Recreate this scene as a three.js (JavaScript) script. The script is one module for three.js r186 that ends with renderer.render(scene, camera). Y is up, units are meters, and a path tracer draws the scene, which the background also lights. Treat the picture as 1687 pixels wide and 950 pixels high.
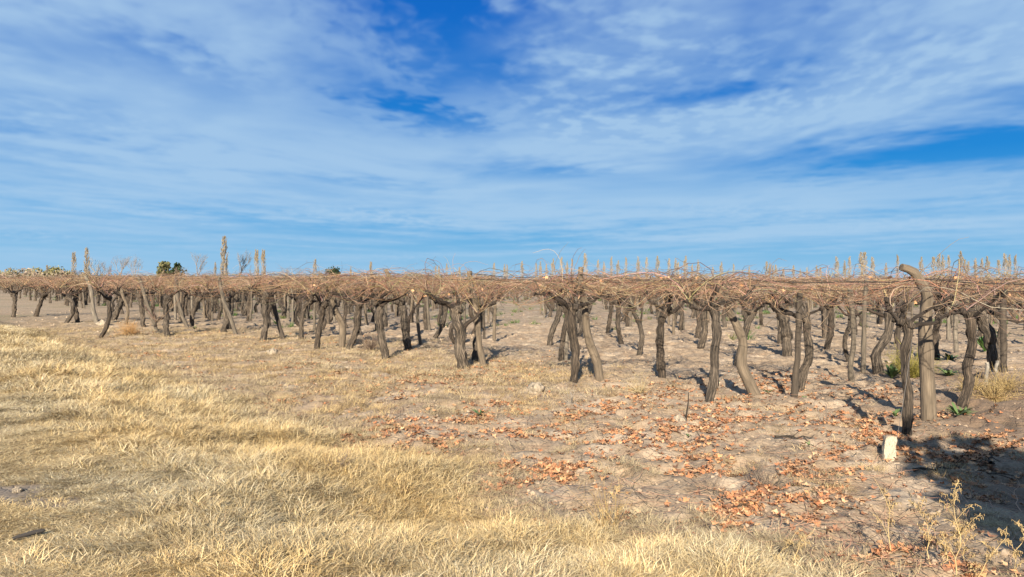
import * as THREE from 'three';
import { createNoise2D, createNoise3D } from 'simplex-noise';

// ---------- random numbers and noise ----------
function rngOf(seed) { let s = seed >>> 0; return () => { s = (s + 0x6d2b79f5) | 0; let t = Math.imul(s ^ (s >>> 15), 1 | s); t = (t + Math.imul(t ^ (t >>> 7), 61 | t)) ^ t; return ((t ^ (t >>> 14)) >>> 0) / 4294967296; }; }
const n2 = createNoise2D(rngOf(11)), n3 = createNoise3D(rngOf(12));
function fbm(x, y, oct = 4) { let a = 1, s = 0, w = 0; for (let i = 0; i < oct; i++) { s += a * n2(x, y); w += a; a *= 0.5; x = x * 2.03 + 17.3; y = y * 2.03 - 9.1; } return s / w; }
function fbm3(x, y, z, oct = 3) { let a = 1, s = 0, w = 0; for (let i = 0; i < oct; i++) { s += a * n3(x, y, z); w += a; a *= 0.5; x = x * 2.03 + 5.1; y = y * 2.03 - 3.7; z = z * 2.03 + 1.9; } return s / w; }
const sstep = (a, b, x) => { const t = Math.min(1, Math.max(0, (x - a) / (b - a))); return t * t * (3 - 2 * t); };
const clamp = (x, a, b) => Math.min(b, Math.max(a, x)), lerp = (a, b, t) => a + (b - a) * t;
const lin = (c) => { c /= 255; return c <= 0.04045 ? c / 12.92 : Math.pow((c + 0.055) / 1.055, 2.4); };

// ---------- camera, renderer, sky, sun ----------
const scene = new THREE.Scene();
const camera = new THREE.PerspectiveCamera(42.33, 1687 / 950, 0.05, 4000);
camera.position.set(0, 1.8, 0);
camera.rotation.set(-0.00896, 0, 0.0035, 'YXZ');
const renderer = new THREE.WebGLRenderer({ antialias: true });
renderer.setSize(1024, 577);
renderer.toneMapping = THREE.LinearToneMapping;
const EXPOSURE = 2.5;
renderer.toneMappingExposure = EXPOSURE;
renderer.shadowMap.enabled = true;

const toSun = new THREE.Vector3(-0.148 * Math.cos(0.47), Math.sin(0.47), 0.989 * Math.cos(0.47)).normalize();
const sun = new THREE.DirectionalLight(new THREE.Color().setRGB(1.0, 0.88, 0.70), 4.9);
sun.name = 'sun';
sun.position.copy(toSun).multiplyScalar(120); sun.target.position.set(0, 0, -20);
sun.position.add(sun.target.position);
sun.castShadow = true; sun.shadow.mapSize.set(4096, 4096);
Object.assign(sun.shadow.camera, { left: -60, right: 60, top: 50, bottom: -50, near: 1, far: 300 });
scene.add(sun, sun.target);

const SKY_STOPS = [[0, 150, 196, 228], [2, 122, 186, 228], [5, 80, 166, 225], [9, 38, 137, 215], [14, 30, 121, 207], [20, 22, 106, 199], [40, 22, 88, 176], [90, 20, 72, 152]].map(([e, r, g, b]) => [e, lin(r), lin(g), lin(b)]);
function clearSky(el, out) {
  let i = 0; while (i < SKY_STOPS.length - 2 && el > SKY_STOPS[i + 1][0]) i++;
  const a = SKY_STOPS[i], b = SKY_STOPS[i + 1], t = clamp((el - a[0]) / (b[0] - a[0]), 0, 1);
  for (let c = 0; c < 3; c++) out[c] = lerp(a[c + 1], b[c + 1], t);
}
// cloud banks and clear gaps: bearing, height (degrees), half widths, tilt (rise per degree of bearing), strength
const BANKS = [
  [-5, 20.5, 9, 3.4, 0, -0.95], [-9.0, 13.0, 5.0, 1.2, -0.2, -0.8], [-4, 15.6, 5, 1.6, 0, -0.45], [28, 8.7, 8, 1.25, 0.03, -0.85], [37, 9.4, 6, 1.9, 0.05, -0.6], [13, 13.6, 4.5, 1.0, 0.08, -0.45],
  [2, 8.3, 4.5, 0.8, 0.02, -0.35], [-12, 7.3, 5, 0.6, -0.03, -0.3], [-22, 4.3, 14, 0.9, -0.04, -0.32], [2, 3.0, 13, 0.7, 0.03, -0.42], [26, 2.0, 16, 0.55, 0.02, -0.35], [22, 18.2, 6, 2.0, 0.1, -0.35], [17, 15.4, 5, 1.0, 0.1, -0.2], [-26, 15.0, 6, 1.2, -0.1, -0.28],
  [-30, 18.5, 13, 4.0, 0, 0.35], [-20, 9.5, 17, 3.2, -0.05, 0.42], [-26, 5.2, 16, 1.6, -0.03, 0.22], [20, 11.6, 16, 1.3, 0.1, 0.42], [34, 16.5, 9, 3.2, 0.05, 0.3], [8, 5.8, 14, 1.1, 0.04, 0.3], [24, 5.6, 14, 1.4, 0.02, 0.18], [22, 3.7, 20, 0.3, 0.035, 0.75], [4, 2.5, 15, 0.25, 0.04, 0.6], [5, 2.0, 40, 1.7, 0, -0.28], [13, 1.75, 6, 0.35, 0, 0.3], [9, 15.8, 9, 4.2, 0.05, 0.1], [3, 10.8, 9, 1.3, 0.05, 0.25], [2, 7.4, 7, 0.5, 0.07, 0.3],
];
{
  const W = 4096, Hh = 2048, data = new Float32Array(W * Hh * 4), c = [0, 0, 0];
  const cloud = [lin(174), lin(207), lin(236)];
  const k0 = 1 / EXPOSURE;
  for (let row = 0; row < Hh; row++) {
    const elr = ((row + 0.5) / Hh - 0.5) * Math.PI, el = elr * 180 / Math.PI;
    for (let col = 0; col < W; col++) {
      const o = (row * W + col) * 4;
      data[o + 3] = 1;
      if (el < 0) { data[o] = 0.30 * k0; data[o + 1] = 0.25 * k0; data[o + 2] = 0.19 * k0; continue; }
      const th = ((col + 0.5) / W - 0.5) * 2 * Math.PI;
      let az = th + Math.PI / 2; if (az > Math.PI) az -= 2 * Math.PI;
      clearSky(el, c);
      const k = 1 / (Math.sin(elr) + 0.07), cx = Math.sin(az) * Math.cos(elr) * k, cz = Math.cos(az) * Math.cos(elr) * k;
      const sp = Math.sqrt(Math.sin(az + 0.07) ** 2 + 0.012), v = k * (1 + 0.3 * sp), sx = Math.sin(az) * 5, sz = Math.cos(az) * 5, wx = n2(cx * 0.5 + 3, cz * 0.35) * 0.35;
      const veil = fbm3(sx * 0.42 + wx * 0.5, v * 0.55, sz * 0.42, 3), fib = fbm3(sx * 1.1 + wx, v * 2.0 + wx, sz * 1.1, 4), fine = fbm3(sx * 4.0 + fib * 0.6, v * 5.5, sz * 4.0, 3);
      const azd = az * 180 / Math.PI; let bump = 0;
      if (Math.abs(azd) < 80) for (const [ba, be, wa, we, tilt, s] of BANKS) { const da = azd - ba + 3.5 * fine + 3 * veil, de = el - be - tilt * da + we * (0.7 * fib + 0.4 * fine), q = (da / wa) ** 2 + (de / we) ** 2; if (q < 9) bump += s * Math.exp(-q); }
      const puffMask = sstep(-0.15, 0.35, n2(cx * 0.35 + 40, cz * 0.3) * 0.6 + (Math.abs(azd) < 80 ? 1.1 * Math.exp(-(((azd - 7) / 8) ** 2) - ((el - 16) / 4) ** 2) : 0) - 0.25);
      const cell = fbm(cx * 6.5 + wx * 3, cz * 4.6, 4);
      let a = sstep(-0.42, 1.0, 0.44 + 0.26 * veil + 0.20 * fib + 0.10 * fine + bump);
      a = clamp(a * (1 + 0.12 * fib) + puffMask * (0.36 * sstep(-0.3, 0.65, cell) - 0.13) * (0.35 + a), 0, 1) * 0.84;
      a *= lerp(0.75, 1, sstep(0, 3, el));
      for (let j = 0; j < 3; j++) data[o + j] = lerp(c[j], cloud[j], a) * k0;
    }
  }
  const sky = new THREE.DataTexture(data, W, Hh, THREE.RGBAFormat, THREE.FloatType);
  sky.mapping = THREE.EquirectangularReflectionMapping; sky.magFilter = THREE.LinearFilter; sky.needsUpdate = true;
  scene.background = sky; scene.environment = sky;
}

// ---------- helpers ----------
const taken = new Map();
function numbered(name) { const n = taken.get(name) ?? 0; taken.set(name, n + 1); return n ? name + '_' + String(n).padStart(3, '0') : name; }
function tag(o, label, category, group, kind) { if (label) o.userData.label = label; if (category) o.userData.category = category; if (group) o.userData.group = group; if (kind) o.userData.kind = kind; return o; }
function top(o, name) { o.name = numbered(name); scene.add(o); return o; }
function mesh(name, geometry, material, parent) { const m = new THREE.Mesh(geometry, material); m.name = name; m.castShadow = m.receiveShadow = true; if (parent) parent.add(m); return m; }
const ORD = ['first', 'second', 'third', 'fourth', 'fifth', 'sixth', 'seventh', 'eighth', 'ninth', 'tenth', 'eleventh', 'twelfth', 'thirteenth', 'fourteenth', 'fifteenth', 'sixteenth', 'seventeenth', 'eighteenth', 'nineteenth'];
const ord = (n) => n < 20 ? ORD[n - 1] : n % 10 === 0 ? ['twentieth', 'thirtieth', 'fortieth'][n / 10 - 2] : ['twenty', 'thirty', 'forty'][Math.floor(n / 10) - 2] + '-' + ORD[n % 10 - 1];
const V = (x, y, z) => new THREE.Vector3(x, y, z);
class Geo { // collects tubes, ribbons and faces into one geometry
  constructor() { this.p = []; this.u = []; this.c = []; this.i = []; this.seam = []; }
  vert(x, y, z, u, v, col) { this.p.push(x, y, z); this.u.push(u, v); this.c.push(col[0], col[1], col[2]); return this.p.length / 3 - 1; }
  tube(pts, rad, sides, { disp, col = [1, 1, 1], cap = true, capDome = 0, u0 = 0 } = {}) {
    const N = pts.length, T = V(), nrm = V(), bin = V(), prev = V(); let s = 0, first;
    for (let i = 0; i < N; i++) {
      T.copy(pts[Math.min(N - 1, i + 1)]).sub(pts[Math.max(0, i - 1)]).normalize();
      if (i === 0) { nrm.set(Math.abs(T.x) > 0.8 ? 0 : 1, 0, Math.abs(T.x) > 0.8 ? 1 : 0); } else s += pts[i].distanceTo(prev);
      prev.copy(pts[i]);
      nrm.addScaledVector(T, -nrm.dot(T)).normalize(); bin.crossVectors(T, nrm);
      const start = this.p.length / 3; if (i === 0) first = start;
      for (let j = 0; j <= sides; j++) {
        const th = (j % sides) / sides * Math.PI * 2, r = rad[i] * (disp ? disp(th, s, i / (N - 1)) : 1), a = Math.cos(th) * r, b = Math.sin(th) * r;
        this.vert(pts[i].x + nrm.x * a + bin.x * b, pts[i].y + nrm.y * a + bin.y * b, pts[i].z + nrm.z * a + bin.z * b, u0 + j / sides, s / 0.8, col);
      }
      this.seam.push([start, start + sides]);
    }
    for (let i = 0; i < N - 1; i++) for (let j = 0; j < sides; j++) { const a = first + i * (sides + 1) + j, b = a + 1, c = a + sides + 1, d = c + 1; this.i.push(a, b, d, a, d, c); }
    if (cap) { const e = first + (N - 1) * (sides + 1), d = pts[N - 1].clone().addScaledVector(T, rad[N - 1] * capDome), base = this.p.length / 3;
      for (let j = 0; j < sides; j++) { const k = (e + j) * 3; this.vert(this.p[k], this.p[k + 1], this.p[k + 2], 0.5 + 0.1 * Math.cos(j), 0.1 * Math.sin(j), col); }
      const m = this.vert(d.x, d.y, d.z, 0.5, 0, col); for (let j = 0; j < sides; j++) this.i.push(base + j, base + (j + 1) % sides, m); }
    return this;
  }
  ribbon(pts, wid, side, col) { // a blade: two points a row
    const f = this.p.length / 3, N = pts.length;
    for (let i = 0; i < N; i++) { const w = wid[i] / 2; this.vert(pts[i].x - side.x * w, pts[i].y - side.y * w, pts[i].z - side.z * w, 0, i / (N - 1), col); this.vert(pts[i].x + side.x * w, pts[i].y + side.y * w, pts[i].z + side.z * w, 1, i / (N - 1), col); }
    for (let i = 0; i < N - 1; i++) { const a = f + i * 2; this.i.push(a, a + 1, a + 3, a, a + 3, a + 2); }
    return this;
  }
  blob(c, r, rng, { sx = 1, sy = 1, sz = 1, rough = 0.25, rings = 6, sides = 8, col = [1, 1, 1] } = {}) {
    const f = this.p.length / 3, q = rng() * 50;
    for (let i = 0; i <= rings; i++) for (let j = 0; j <= sides; j++) {
      const ph = i / rings * Math.PI, th = (j % sides) / sides * Math.PI * 2, x = Math.sin(ph) * Math.cos(th), y = Math.cos(ph), z = Math.sin(ph) * Math.sin(th), k = r * (1 + rough * n3(x * 1.3 + q, y * 1.3, z * 1.3) + rough * 0.5 * n3(x * 3.1, y * 3.1 + q, z * 3.1));
      this.vert(c.x + x * k * sx, c.y + y * k * sy, c.z + z * k * sz, j / sides, i / rings * 0.4, col);
    }
    for (let i = 0; i < rings; i++) { this.seam.push([f + i * (sides + 1), f + i * (sides + 1) + sides]); for (let j = 0; j < sides; j++) { const a = f + i * (sides + 1) + j, b = a + sides + 1; this.i.push(a, a + 1, b, b, a + 1, b + 1); } }
    return this;
  }
  build(flat = false) {
    const g = new THREE.BufferGeometry();
    g.setAttribute('position', new THREE.Float32BufferAttribute(this.p, 3)); g.setAttribute('uv', new THREE.Float32BufferAttribute(this.u, 2)); g.setAttribute('color', new THREE.Float32BufferAttribute(this.c, 3)); g.setIndex(this.i);
    g.computeVertexNormals();
    if (!flat) { const n = g.attributes.normal, a = V(), b = V(); for (const [i, j] of this.seam) { a.fromBufferAttribute(n, i); b.fromBufferAttribute(n, j); a.add(b).normalize(); n.setXYZ(i, a.x, a.y, a.z); n.setXYZ(j, a.x, a.y, a.z); } }
    return g;
  }
}
function dataTexture(size, f, srgb, mirror) { // f(u, v) -> [r, g, b] in 0..1
  const d = new Uint8Array(size * size * 4);
  for (let y = 0; y < size; y++) for (let x = 0; x < size; x++) { const q = f(x / size, y / size), o = (y * size + x) * 4; for (let c = 0; c < 3; c++) d[o + c] = clamp(q[c] ?? q[0], 0, 1) * 255; d[o + 3] = 255; }
  const t = new THREE.DataTexture(d, size, size); t.wrapS = t.wrapT = mirror ? THREE.MirroredRepeatWrapping : THREE.RepeatWrapping; t.magFilter = THREE.LinearFilter; t.needsUpdate = true; if (srgb) t.colorSpace = THREE.SRGBColorSpace; return t;
}
// noise that repeats over 0..1 in both directions
function tile(u, v, fx, fy, oct = 4, off = 0) { const a = u * Math.PI * 2, b = v * Math.PI * 2; let s = 0, w = 0, k = 1; for (let i = 0; i < oct; i++) { s += k * (n3(Math.cos(a) * fx / 6.28 + off, Math.sin(a) * fx / 6.28, Math.cos(b) * fy / 6.28 + i * 7) + n3(Math.cos(a) * fx / 6.28, Math.sin(a) * fx / 6.28 + 31 + off, Math.sin(b) * fy / 6.28 + i * 7)) * 0.7; w += k; k *= 0.55; fx *= 2; fy *= 2; } return s / w; }
const CATALOG = [ // kind, label, x, distance, stem points [sideways, height], foot radius, top radius, arms
["V","slender grapevine standing right in front of the hooked post, nearest vine of all",4.68,8.8,[[0.0,-0.0],[-0.003,0.338],[-0.035,0.726],[-0.023,1.02],[-0.003,1.236],[-0.025,1.322]],0.054,0.043,[[[-0.04,1.322],[-0.126,1.371],[-0.17,1.457],[-0.199,1.558]],[[-0.003,1.257],[0.118,1.286],[0.29,1.308],[0.433,1.416],[0.605,1.446]],[[-0.025,1.322],[-0.062,1.415],[-0.041,1.522]]]],
["P","thick crooked wooden post whose top bends over in a hook",5.37,9.57,[[0.0,-0.004],[-0.02,0.473],[-0.046,0.848],[-0.065,1.161],[-0.043,1.426],[-0.045,1.605],[-0.124,1.761],[-0.219,1.909],[-0.383,1.963]],0.097,0.051,[]],
["V","twisted dark grapevine rooted on the soil mound beside the two white stakes",6.37,10.55,[[0.0,-0.002],[0.084,0.265],[0.107,0.558],[0.173,0.852],[0.128,1.084],[0.108,1.342]],0.069,0.056,[]],
["V","stout shaggy grapevine just left of the dark straight post at the right edge",10.08,15.52,[[0.0,-0.001],[-0.081,0.518],[-0.211,0.898],[-0.429,1.226]],0.114,0.101,[[[-0.378,1.189],[-0.126,1.316],[0.19,1.355],[0.507,1.255]],[[-0.429,1.226],[-0.582,1.34],[-0.722,1.403]],[[-0.353,1.189],[0.002,1.152],[0.383,0.963],[0.763,1.028]]]],
["P","straight dark square-cut post near the right edge of the photo",9.93,15.01,[[0.0,-0.001],[-0.018,0.66],[-0.026,1.504]],0.067,0.061,[]],
["P","thin dark stake half hidden left of the slender nearest vine",8.37,16.16,[[0.0,-0.003],[0.023,0.367],[0.044,1.092]],0.046,0.04,[]],
["V","grapevine seen just right of the hooked post, behind it",10.05,17.61,[[0.0,-0.003],[-0.034,0.572],[0.034,1.06]],0.072,0.065,[]],
["P","upright grey post between the hooked post and the mound vine",11.43,19.15,[[0.0,-0.003],[-0.02,0.497],[-0.043,1.278]],0.055,0.055,[]],
["P","pale grey leaning post with a thin vine clasping its left side",6.14,13.44,[[0.0,-0.0],[-0.024,0.307],[0.027,0.746],[0.013,1.152],[-0.033,1.481]],0.049,0.044,[]],
["V","thin dark vine twined against the pale grey leaning post",7.63,16.85,[[0.0,-0.001],[-0.1,0.48],[0.007,0.906],[0.047,1.113]],0.048,0.041,[]],
["V","leaning dark grapevine left of the pale grey leaning post",8.47,20.05,[[0.0,-0.002],[0.127,0.555],[0.123,1.013]],0.082,0.074,[]],
["V","front vine with ringed bark and a fan of canes bursting from its head",2.97,11.16,[[0.0,-0.002],[0.071,0.354],[0.06,0.673],[0.094,1.001],[0.074,1.292],[0.046,1.429]],0.068,0.055,[[[0.046,1.392],[-0.09,1.373],[-0.272,1.409],[-0.364,1.5]],[[0.064,1.429],[0.228,1.484],[0.409,1.53],[0.591,1.649]],[[0.046,1.429],[0.018,1.556],[0.09,1.665]]]],
["P","crooked bowed post leaning left beside the vine with fan of canes",3.88,11.83,[[0.0,-0.001],[-0.156,0.327],[-0.235,0.53],[-0.198,0.839],[-0.297,1.118],[-0.414,1.349],[-0.473,1.6],[-0.504,1.899]],0.096,0.048,[]],
["V","bent grapevine seen behind the crooked bowed post",4.93,16.29,[[0.0,-0.003],[0.104,0.436],[0.22,0.875],[0.338,1.181]],0.073,0.06,[]],
["V","slim grapevine with split bark left of the vine with fan of canes",2.79,13.8,[[0.0,-0.002],[-0.036,0.403],[-0.038,0.808],[-0.017,1.101],[0.094,1.27]],0.073,0.062,[]],
["V","forked little vine with flared foot left of the split bark vine",3.12,18.22,[[0.0,-0.002],[0.057,0.444],[0.011,0.697],[-0.139,1.053]],0.067,0.045,[[[0.027,0.608],[0.055,0.861],[0.039,1.158],[-0.022,1.425]],[[-0.139,1.053],[-0.289,1.275],[-0.349,1.424]]]],
["V","small grapevine between the forked vine and the curved post",3.2,21.81,[[0.0,-0.003],[-0.091,0.477],[-0.094,0.958]],0.071,0.062,[]],
["V","grey grapevine half behind the vine with fan of canes",5.08,20.09,[[0.0,-0.001],[0.112,0.458],[0.092,1.032]],0.09,0.074,[]],
["P","short narrow post behind the slim split bark vine",5.57,25.7,[[0.0,-0.003],[0.017,0.647],[0.012,1.694]],0.063,0.052,[]],
["V","very thick old trunk behind the grey post and dark curved vine pair",6.72,18.18,[[0.0,-0.0],[-0.018,0.504],[-0.095,0.889],[-0.201,1.245]],0.126,0.111,[]],
["P","weathered grey post paired with a dark curved vine on its right",4.43,11.66,[[0.0,-0.002],[0.034,0.626],[0.058,1.245],[0.065,1.663]],0.052,0.043,[]],
["V","dark curved vine close against the right of the weathered grey post",4.82,12.46,[[0.0,-0.003],[0.069,0.313],[0.148,0.608],[0.126,0.913],[0.093,1.207],[0.042,1.299]],0.061,0.061,[[[0.073,1.248],[-0.131,1.288],[-0.334,1.328],[-0.426,1.45]],[[0.093,1.228],[0.275,1.35],[0.427,1.452]],[[0.042,1.299],[-0.081,1.451],[-0.183,1.532]]]],
["V","central front vine with knobbly trunk standing next to the curved post",1.09,13.18,[[0.0,-0.002],[0.031,0.31],[0.04,0.59],[-0.025,0.912],[-0.027,1.224],[0.005,1.364]],0.07,0.075,[[[0.005,1.31],[0.188,1.364],[0.38,1.462],[0.509,1.569]],[[-0.016,1.331],[-0.156,1.417],[-0.243,1.524]],[[0.005,1.364],[-0.006,1.482],[0.036,1.611]]]],
["P","curved debarked post swelling at the foot next to central front vine",1.59,13.5,[[0.0,-0.0],[-0.034,0.275],[-0.135,0.528],[-0.224,0.825],[-0.258,1.145],[-0.27,1.376],[-0.338,1.661],[-0.35,2.024]],0.088,0.049,[]],
["P","thin pale stake just behind the central front vine",1.34,14.98,[[0.0,-0.003],[-0.039,0.449],[-0.054,1.121],[-0.056,1.609]],0.031,0.031,[]],
["V","stout shaggy vine with one raised arm, left of the centre gap",-0.98,15.43,[[0.0,-0.004],[-0.089,0.374],[-0.09,0.752],[-0.167,1.041],[-0.18,1.28]],0.113,0.094,[[[-0.065,0.739],[0.035,0.916],[0.223,1.08],[0.399,1.245]],[[-0.18,1.255],[-0.381,1.342],[-0.545,1.367],[-0.721,1.467]],[[-0.167,1.28],[-0.13,1.444],[-0.218,1.569]]]],
["P","tall smooth tan post leaning left, with twigs sprouting from its top",-0.59,15.74,[[0.0,-0.0],[-0.091,0.424],[-0.131,0.912],[-0.184,1.335],[-0.262,1.669],[-0.314,2.015]],0.071,0.051,[]],
["V","dark vine right behind the tall smooth tan post",-0.85,16.85,[[0.0,-0.004],[0.04,0.34],[0.08,0.657],[0.12,1.097]],0.076,0.062,[]],
["P","dark straight post right of the tall smooth tan post",-0.85,22.97,[[0.0,-0.001],[-0.021,0.748],[-0.024,1.76]],0.056,0.056,[]],
["V","leaning grapevine left of the stout shaggy one-armed vine",-2.43,23.63,[[0.0,-0.0],[0.192,0.367],[0.325,0.868]],0.106,0.087,[]],
["P","narrow upright post at the left side of the centre gap",-0.53,22.3,[[0.0,-0.002],[0.016,0.78],[0.049,1.762]],0.064,0.055,[]],
["V","twisted little vine at the right side of the centre gap",1.06,21.08,[[0.0,-0.001],[0.05,0.36],[0.22,0.773],[0.271,1.014]],0.077,0.069,[]],
["V","dark vine of a close pair left of the central front vine",1.11,16.78,[[0.0,-0.003],[0.026,0.422],[0.119,0.942],[0.132,1.202]],0.062,0.055,[]],
["P","light stake of a close pair left of the central front vine",1.22,16.78,[[0.0,-0.003],[0.025,0.49],[0.049,1.312]],0.041,0.041,[]],
["V","small vine right of the curved debarked post, farther back",3.27,25.54,[[0.0,-0.001],[0.081,0.437],[0.121,0.854]],0.083,0.073,[]],
["V","vine with raised dark arms at the left third of the front row",-7.5,22.43,[[0.0,-0.0],[0.091,0.531],[0.054,1.098],[0.091,1.335]],0.119,0.11,[[[0.091,1.299],[0.237,1.482],[0.401,1.592],[0.529,1.666]],[[0.072,1.299],[-0.092,1.444],[-0.238,1.59]]]],
["P","curved grey post right beside the dark armed vine",-7.12,23.16,[[0.0,-0.0],[-0.17,0.585],[-0.303,1.113],[-0.379,1.755]],0.094,0.075,[]],
["V","hooked vine doubled over a stake right of the curved grey post",-6.44,22.75,[[0.0,-0.003],[0.018,0.517],[0.129,1.036],[0.314,1.185]],0.093,0.083,[]],
["V","narrow dark vine left of the big curved tan post",-5.12,19.54,[[0.0,-0.003],[0.063,0.54],[0.142,0.954],[0.174,1.225]],0.072,0.064,[]],
["P","big curved tan post leaning far left at its top",-4.59,20.09,[[0.0,-0.002],[0.016,0.588],[-0.149,0.932],[-0.231,1.259],[-0.363,1.619],[-0.592,1.962]],0.098,0.074,[]],
["V","dark bent vine right of the big curved tan post",-4.28,19.58,[[0.0,-0.003],[0.191,0.509],[0.222,0.876],[0.269,1.275]],0.08,0.08,[]],
["V","straight front vine with one long arm reaching right",-2.92,17.29,[[0.0,-0.002],[-0.071,0.407],[-0.143,0.83],[-0.172,1.268],[-0.158,1.395]],0.085,0.078,[[[-0.158,1.282],[0.054,1.381],[0.265,1.438],[0.448,1.538]],[[-0.172,1.366],[-0.285,1.479],[-0.341,1.591]]]],
["P","leaning post with a blunt top sticking out above the canes",-3.27,22.88,[[0.0,-0.003],[-0.151,0.93],[-0.377,1.713],[-0.62,2.178]],0.084,0.075,[]],
["V","pale forked vine dividing into a wide fork",-2.71,19.62,[[0.0,-0.001],[-0.097,0.543],[-0.178,1.118],[-0.227,1.278]],0.104,0.088,[[[-0.049,0.495],[-0.002,0.767],[0.062,0.959],[0.221,1.2],[0.349,1.376]]]],
["P","thin stake right of the pale forked vine",-2.59,21.12,[[0.0,-0.001],[-0.088,0.792],[-0.021,1.688]],0.052,0.043,[]],
["V","slim vine second from the left edge",-24.29,36.31,[[0.0,-0.002],[0.061,0.827],[-0.027,1.182]],0.118,0.104,[]],
["V","leaning slim vine third from the left edge",-23.64,36.97,[[0.0,-0.001],[0.303,0.814],[0.424,1.116]],0.121,0.105,[]],
["V","strongly leaning vine with a zigzag trunk near the left edge",-18.78,31.32,[[0.0,-0.002],[0.282,0.459],[0.333,0.842],[0.053,1.199]],0.102,0.089,[]],
["V","thick short vine behind the zigzag vine",-18.54,31.82,[[0.0,-0.003],[-0.129,0.645],[-0.076,1.061]],0.13,0.117,[]],
["P","leaning pale post right of the zigzag vine",-17.24,30.95,[[0.0,-0.001],[-0.176,0.68],[-0.225,1.31],[-0.476,1.99]],0.113,0.088,[]],
["V","vine rooted furthest forward at the left, slanting up to the right",-12.68,22.93,[[0.0,-0.002],[0.206,0.392],[0.3,0.878],[0.245,1.289]],0.075,0.075,[]],
["V","dark vine leaning right behind the forward slanting vine",-17.83,33.32,[[0.0,-0.001],[0.327,0.788],[0.436,1.142]],0.149,0.122,[]],
["P","bent thin post right of the forward slanting vine",-15.46,29.79,[[0.0,-0.003],[0.098,0.726],[-0.12,1.333],[-0.216,1.794]],0.085,0.073,[]],
["V","upright vine left of a slanting pale stake",-14.17,28.63,[[0.0,-0.0],[-0.046,0.537],[-0.162,1.237]],0.105,0.105,[]],
["P","slanting pale stake leaning left at its top",-12.87,26.96,[[0.0,-0.004],[-0.263,0.721],[-0.46,1.38],[-0.636,1.929]],0.077,0.066,[]],
["V","front vine with a fallen-over second stem at its left",-11.24,24.3,[[0.0,-0.003],[-0.039,0.513],[-0.059,1.028],[0.04,1.305]],0.109,0.099,[[[-0.019,0.651],[-0.277,0.571],[-0.396,0.392]],[[0.04,1.286],[0.239,1.445],[0.397,1.525]],[[-0.039,1.246],[-0.197,1.443]]]],
["P","pale post leaning left right of the two-stemmed vine",-12.35,28.4,[[0.0,-0.003],[-0.208,0.483],[-0.37,1.061],[-0.485,1.94]],0.093,0.081,[]],
["V","dark slanting vine touching the foot of the pale leaning post",-12.53,29.14,[[0.0,-0.002],[0.048,0.45],[0.285,1.163]],0.107,0.107,[]],
["V","vine with a long shadow behind it, left of the tallest poplar",-14.09,34.68,[[0.0,-0.002],[0.085,0.564],[0.057,1.073]],0.127,0.113,[]],
["V","dark vine under the tallest poplar",-10.0,25.8,[[0.0,-0.002],[0.147,0.567],[0.126,1.198]],0.105,0.105,[]],
["P","pale crooked post slanting across the vine under the tallest poplar",-9.24,24.94,[[0.0,-0.001],[-0.203,0.608],[-0.427,1.157],[-0.569,1.928]],0.091,0.071,[]],
["V","strongly leaning vine left of the dark armed vine",-13.79,38.4,[[0.0,-0.001],[0.344,0.971],[0.469,1.253]],0.141,0.125,[]]
];

// surface colours below are as seen in full light; this brings them down to real-world reflectance
const REFLECTANCE = 0.78, rgb = (r, g, b) => new THREE.Color().setRGB(r * REFLECTANCE, g * REFLECTANCE, b * REFLECTANCE);
// ---------- terrain ----------
// x to the right, d = distance ahead of the viewpoint (z = -d); a low grassy bank runs slantwise along the front row, the vineyard soil lies beyond it
const across = (x, d) => (x - 0.03) * 0.77 + (d - 5.9) * 0.64, along = (x, d) => -(x - 0.03) * 0.64 + (d - 5.9) * 0.77;
function bankEdge(x, d) { const t = along(x, d), n = across(x, d); return n + 0.35 - 0.75 * Math.exp(-(((x - 1.5) / 1.1) ** 2) - ((d - 4.3) / 0.75) ** 2) + 0.42 * n2(t * 0.33 + 4, 1.5) + 0.28 * n2(t * 0.9, 7.2) + 0.14 * n2(x * 1.9, d * 1.9); }
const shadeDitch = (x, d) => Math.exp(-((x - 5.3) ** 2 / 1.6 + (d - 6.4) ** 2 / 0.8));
const mound = (x, d) => Math.exp(-((x - 7.9) ** 2 / 1.8 + (d - 10.9) ** 2 / 1.6));
function heightAt(x, d) {
  const e = bankEdge(x, d), bank = 1 - sstep(-1.9, 0.35, e), soil = sstep(0, 1.2, e), near = 1 - sstep(30, 60, Math.hypot(x, d));
  let h = 0.28 * bank + 0.30 * mound(x, d) - 0.20 * shadeDitch(x, d);
  h += near * (0.035 * fbm(x * 0.55 + 9, d * 0.4, 3) + soil * (0.075 * (1 - Math.abs(fbm(x * 0.75 - d * 0.25, d * 0.8 + x * 0.3, 3)) * 2.2) - 0.035) + (0.35 + 0.65 * soil) * 0.022 * fbm(x * 3.1, d * 3.4, 3));
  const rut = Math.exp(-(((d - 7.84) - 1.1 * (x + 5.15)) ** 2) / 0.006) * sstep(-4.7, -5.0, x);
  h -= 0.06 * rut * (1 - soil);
  if (d > 60) h += 0.25 * sstep(60, 400, d) * fbm(x * 0.01, d * 0.01, 2);
  return h;
}
const Z = (d) => -d;
function patch(x, d, px, pd, rx, rd) { return Math.exp(-(((x - px) / rx) ** 2) - ((d - pd) / rd) ** 2); }
function bare(x, d) { return patch(x, d, -3.5, 5.3, 0.55, 0.3) + patch(x, d, -3.1, 5.0, 0.3, 0.15) + patch(x, d, -2.3, 4.05, 0.45, 0.14) + patch(x, d, -3.1, 4.15, 0.5, 0.1) * 0.8 + patch(x, d, -4.6, 5.6, 0.7, 0.3) + (Math.exp(-(((d - 7.84) - 1.1 * (x + 5.15)) ** 2) / 0.004) * sstep(-4.7, -5.0, x)); }
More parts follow.
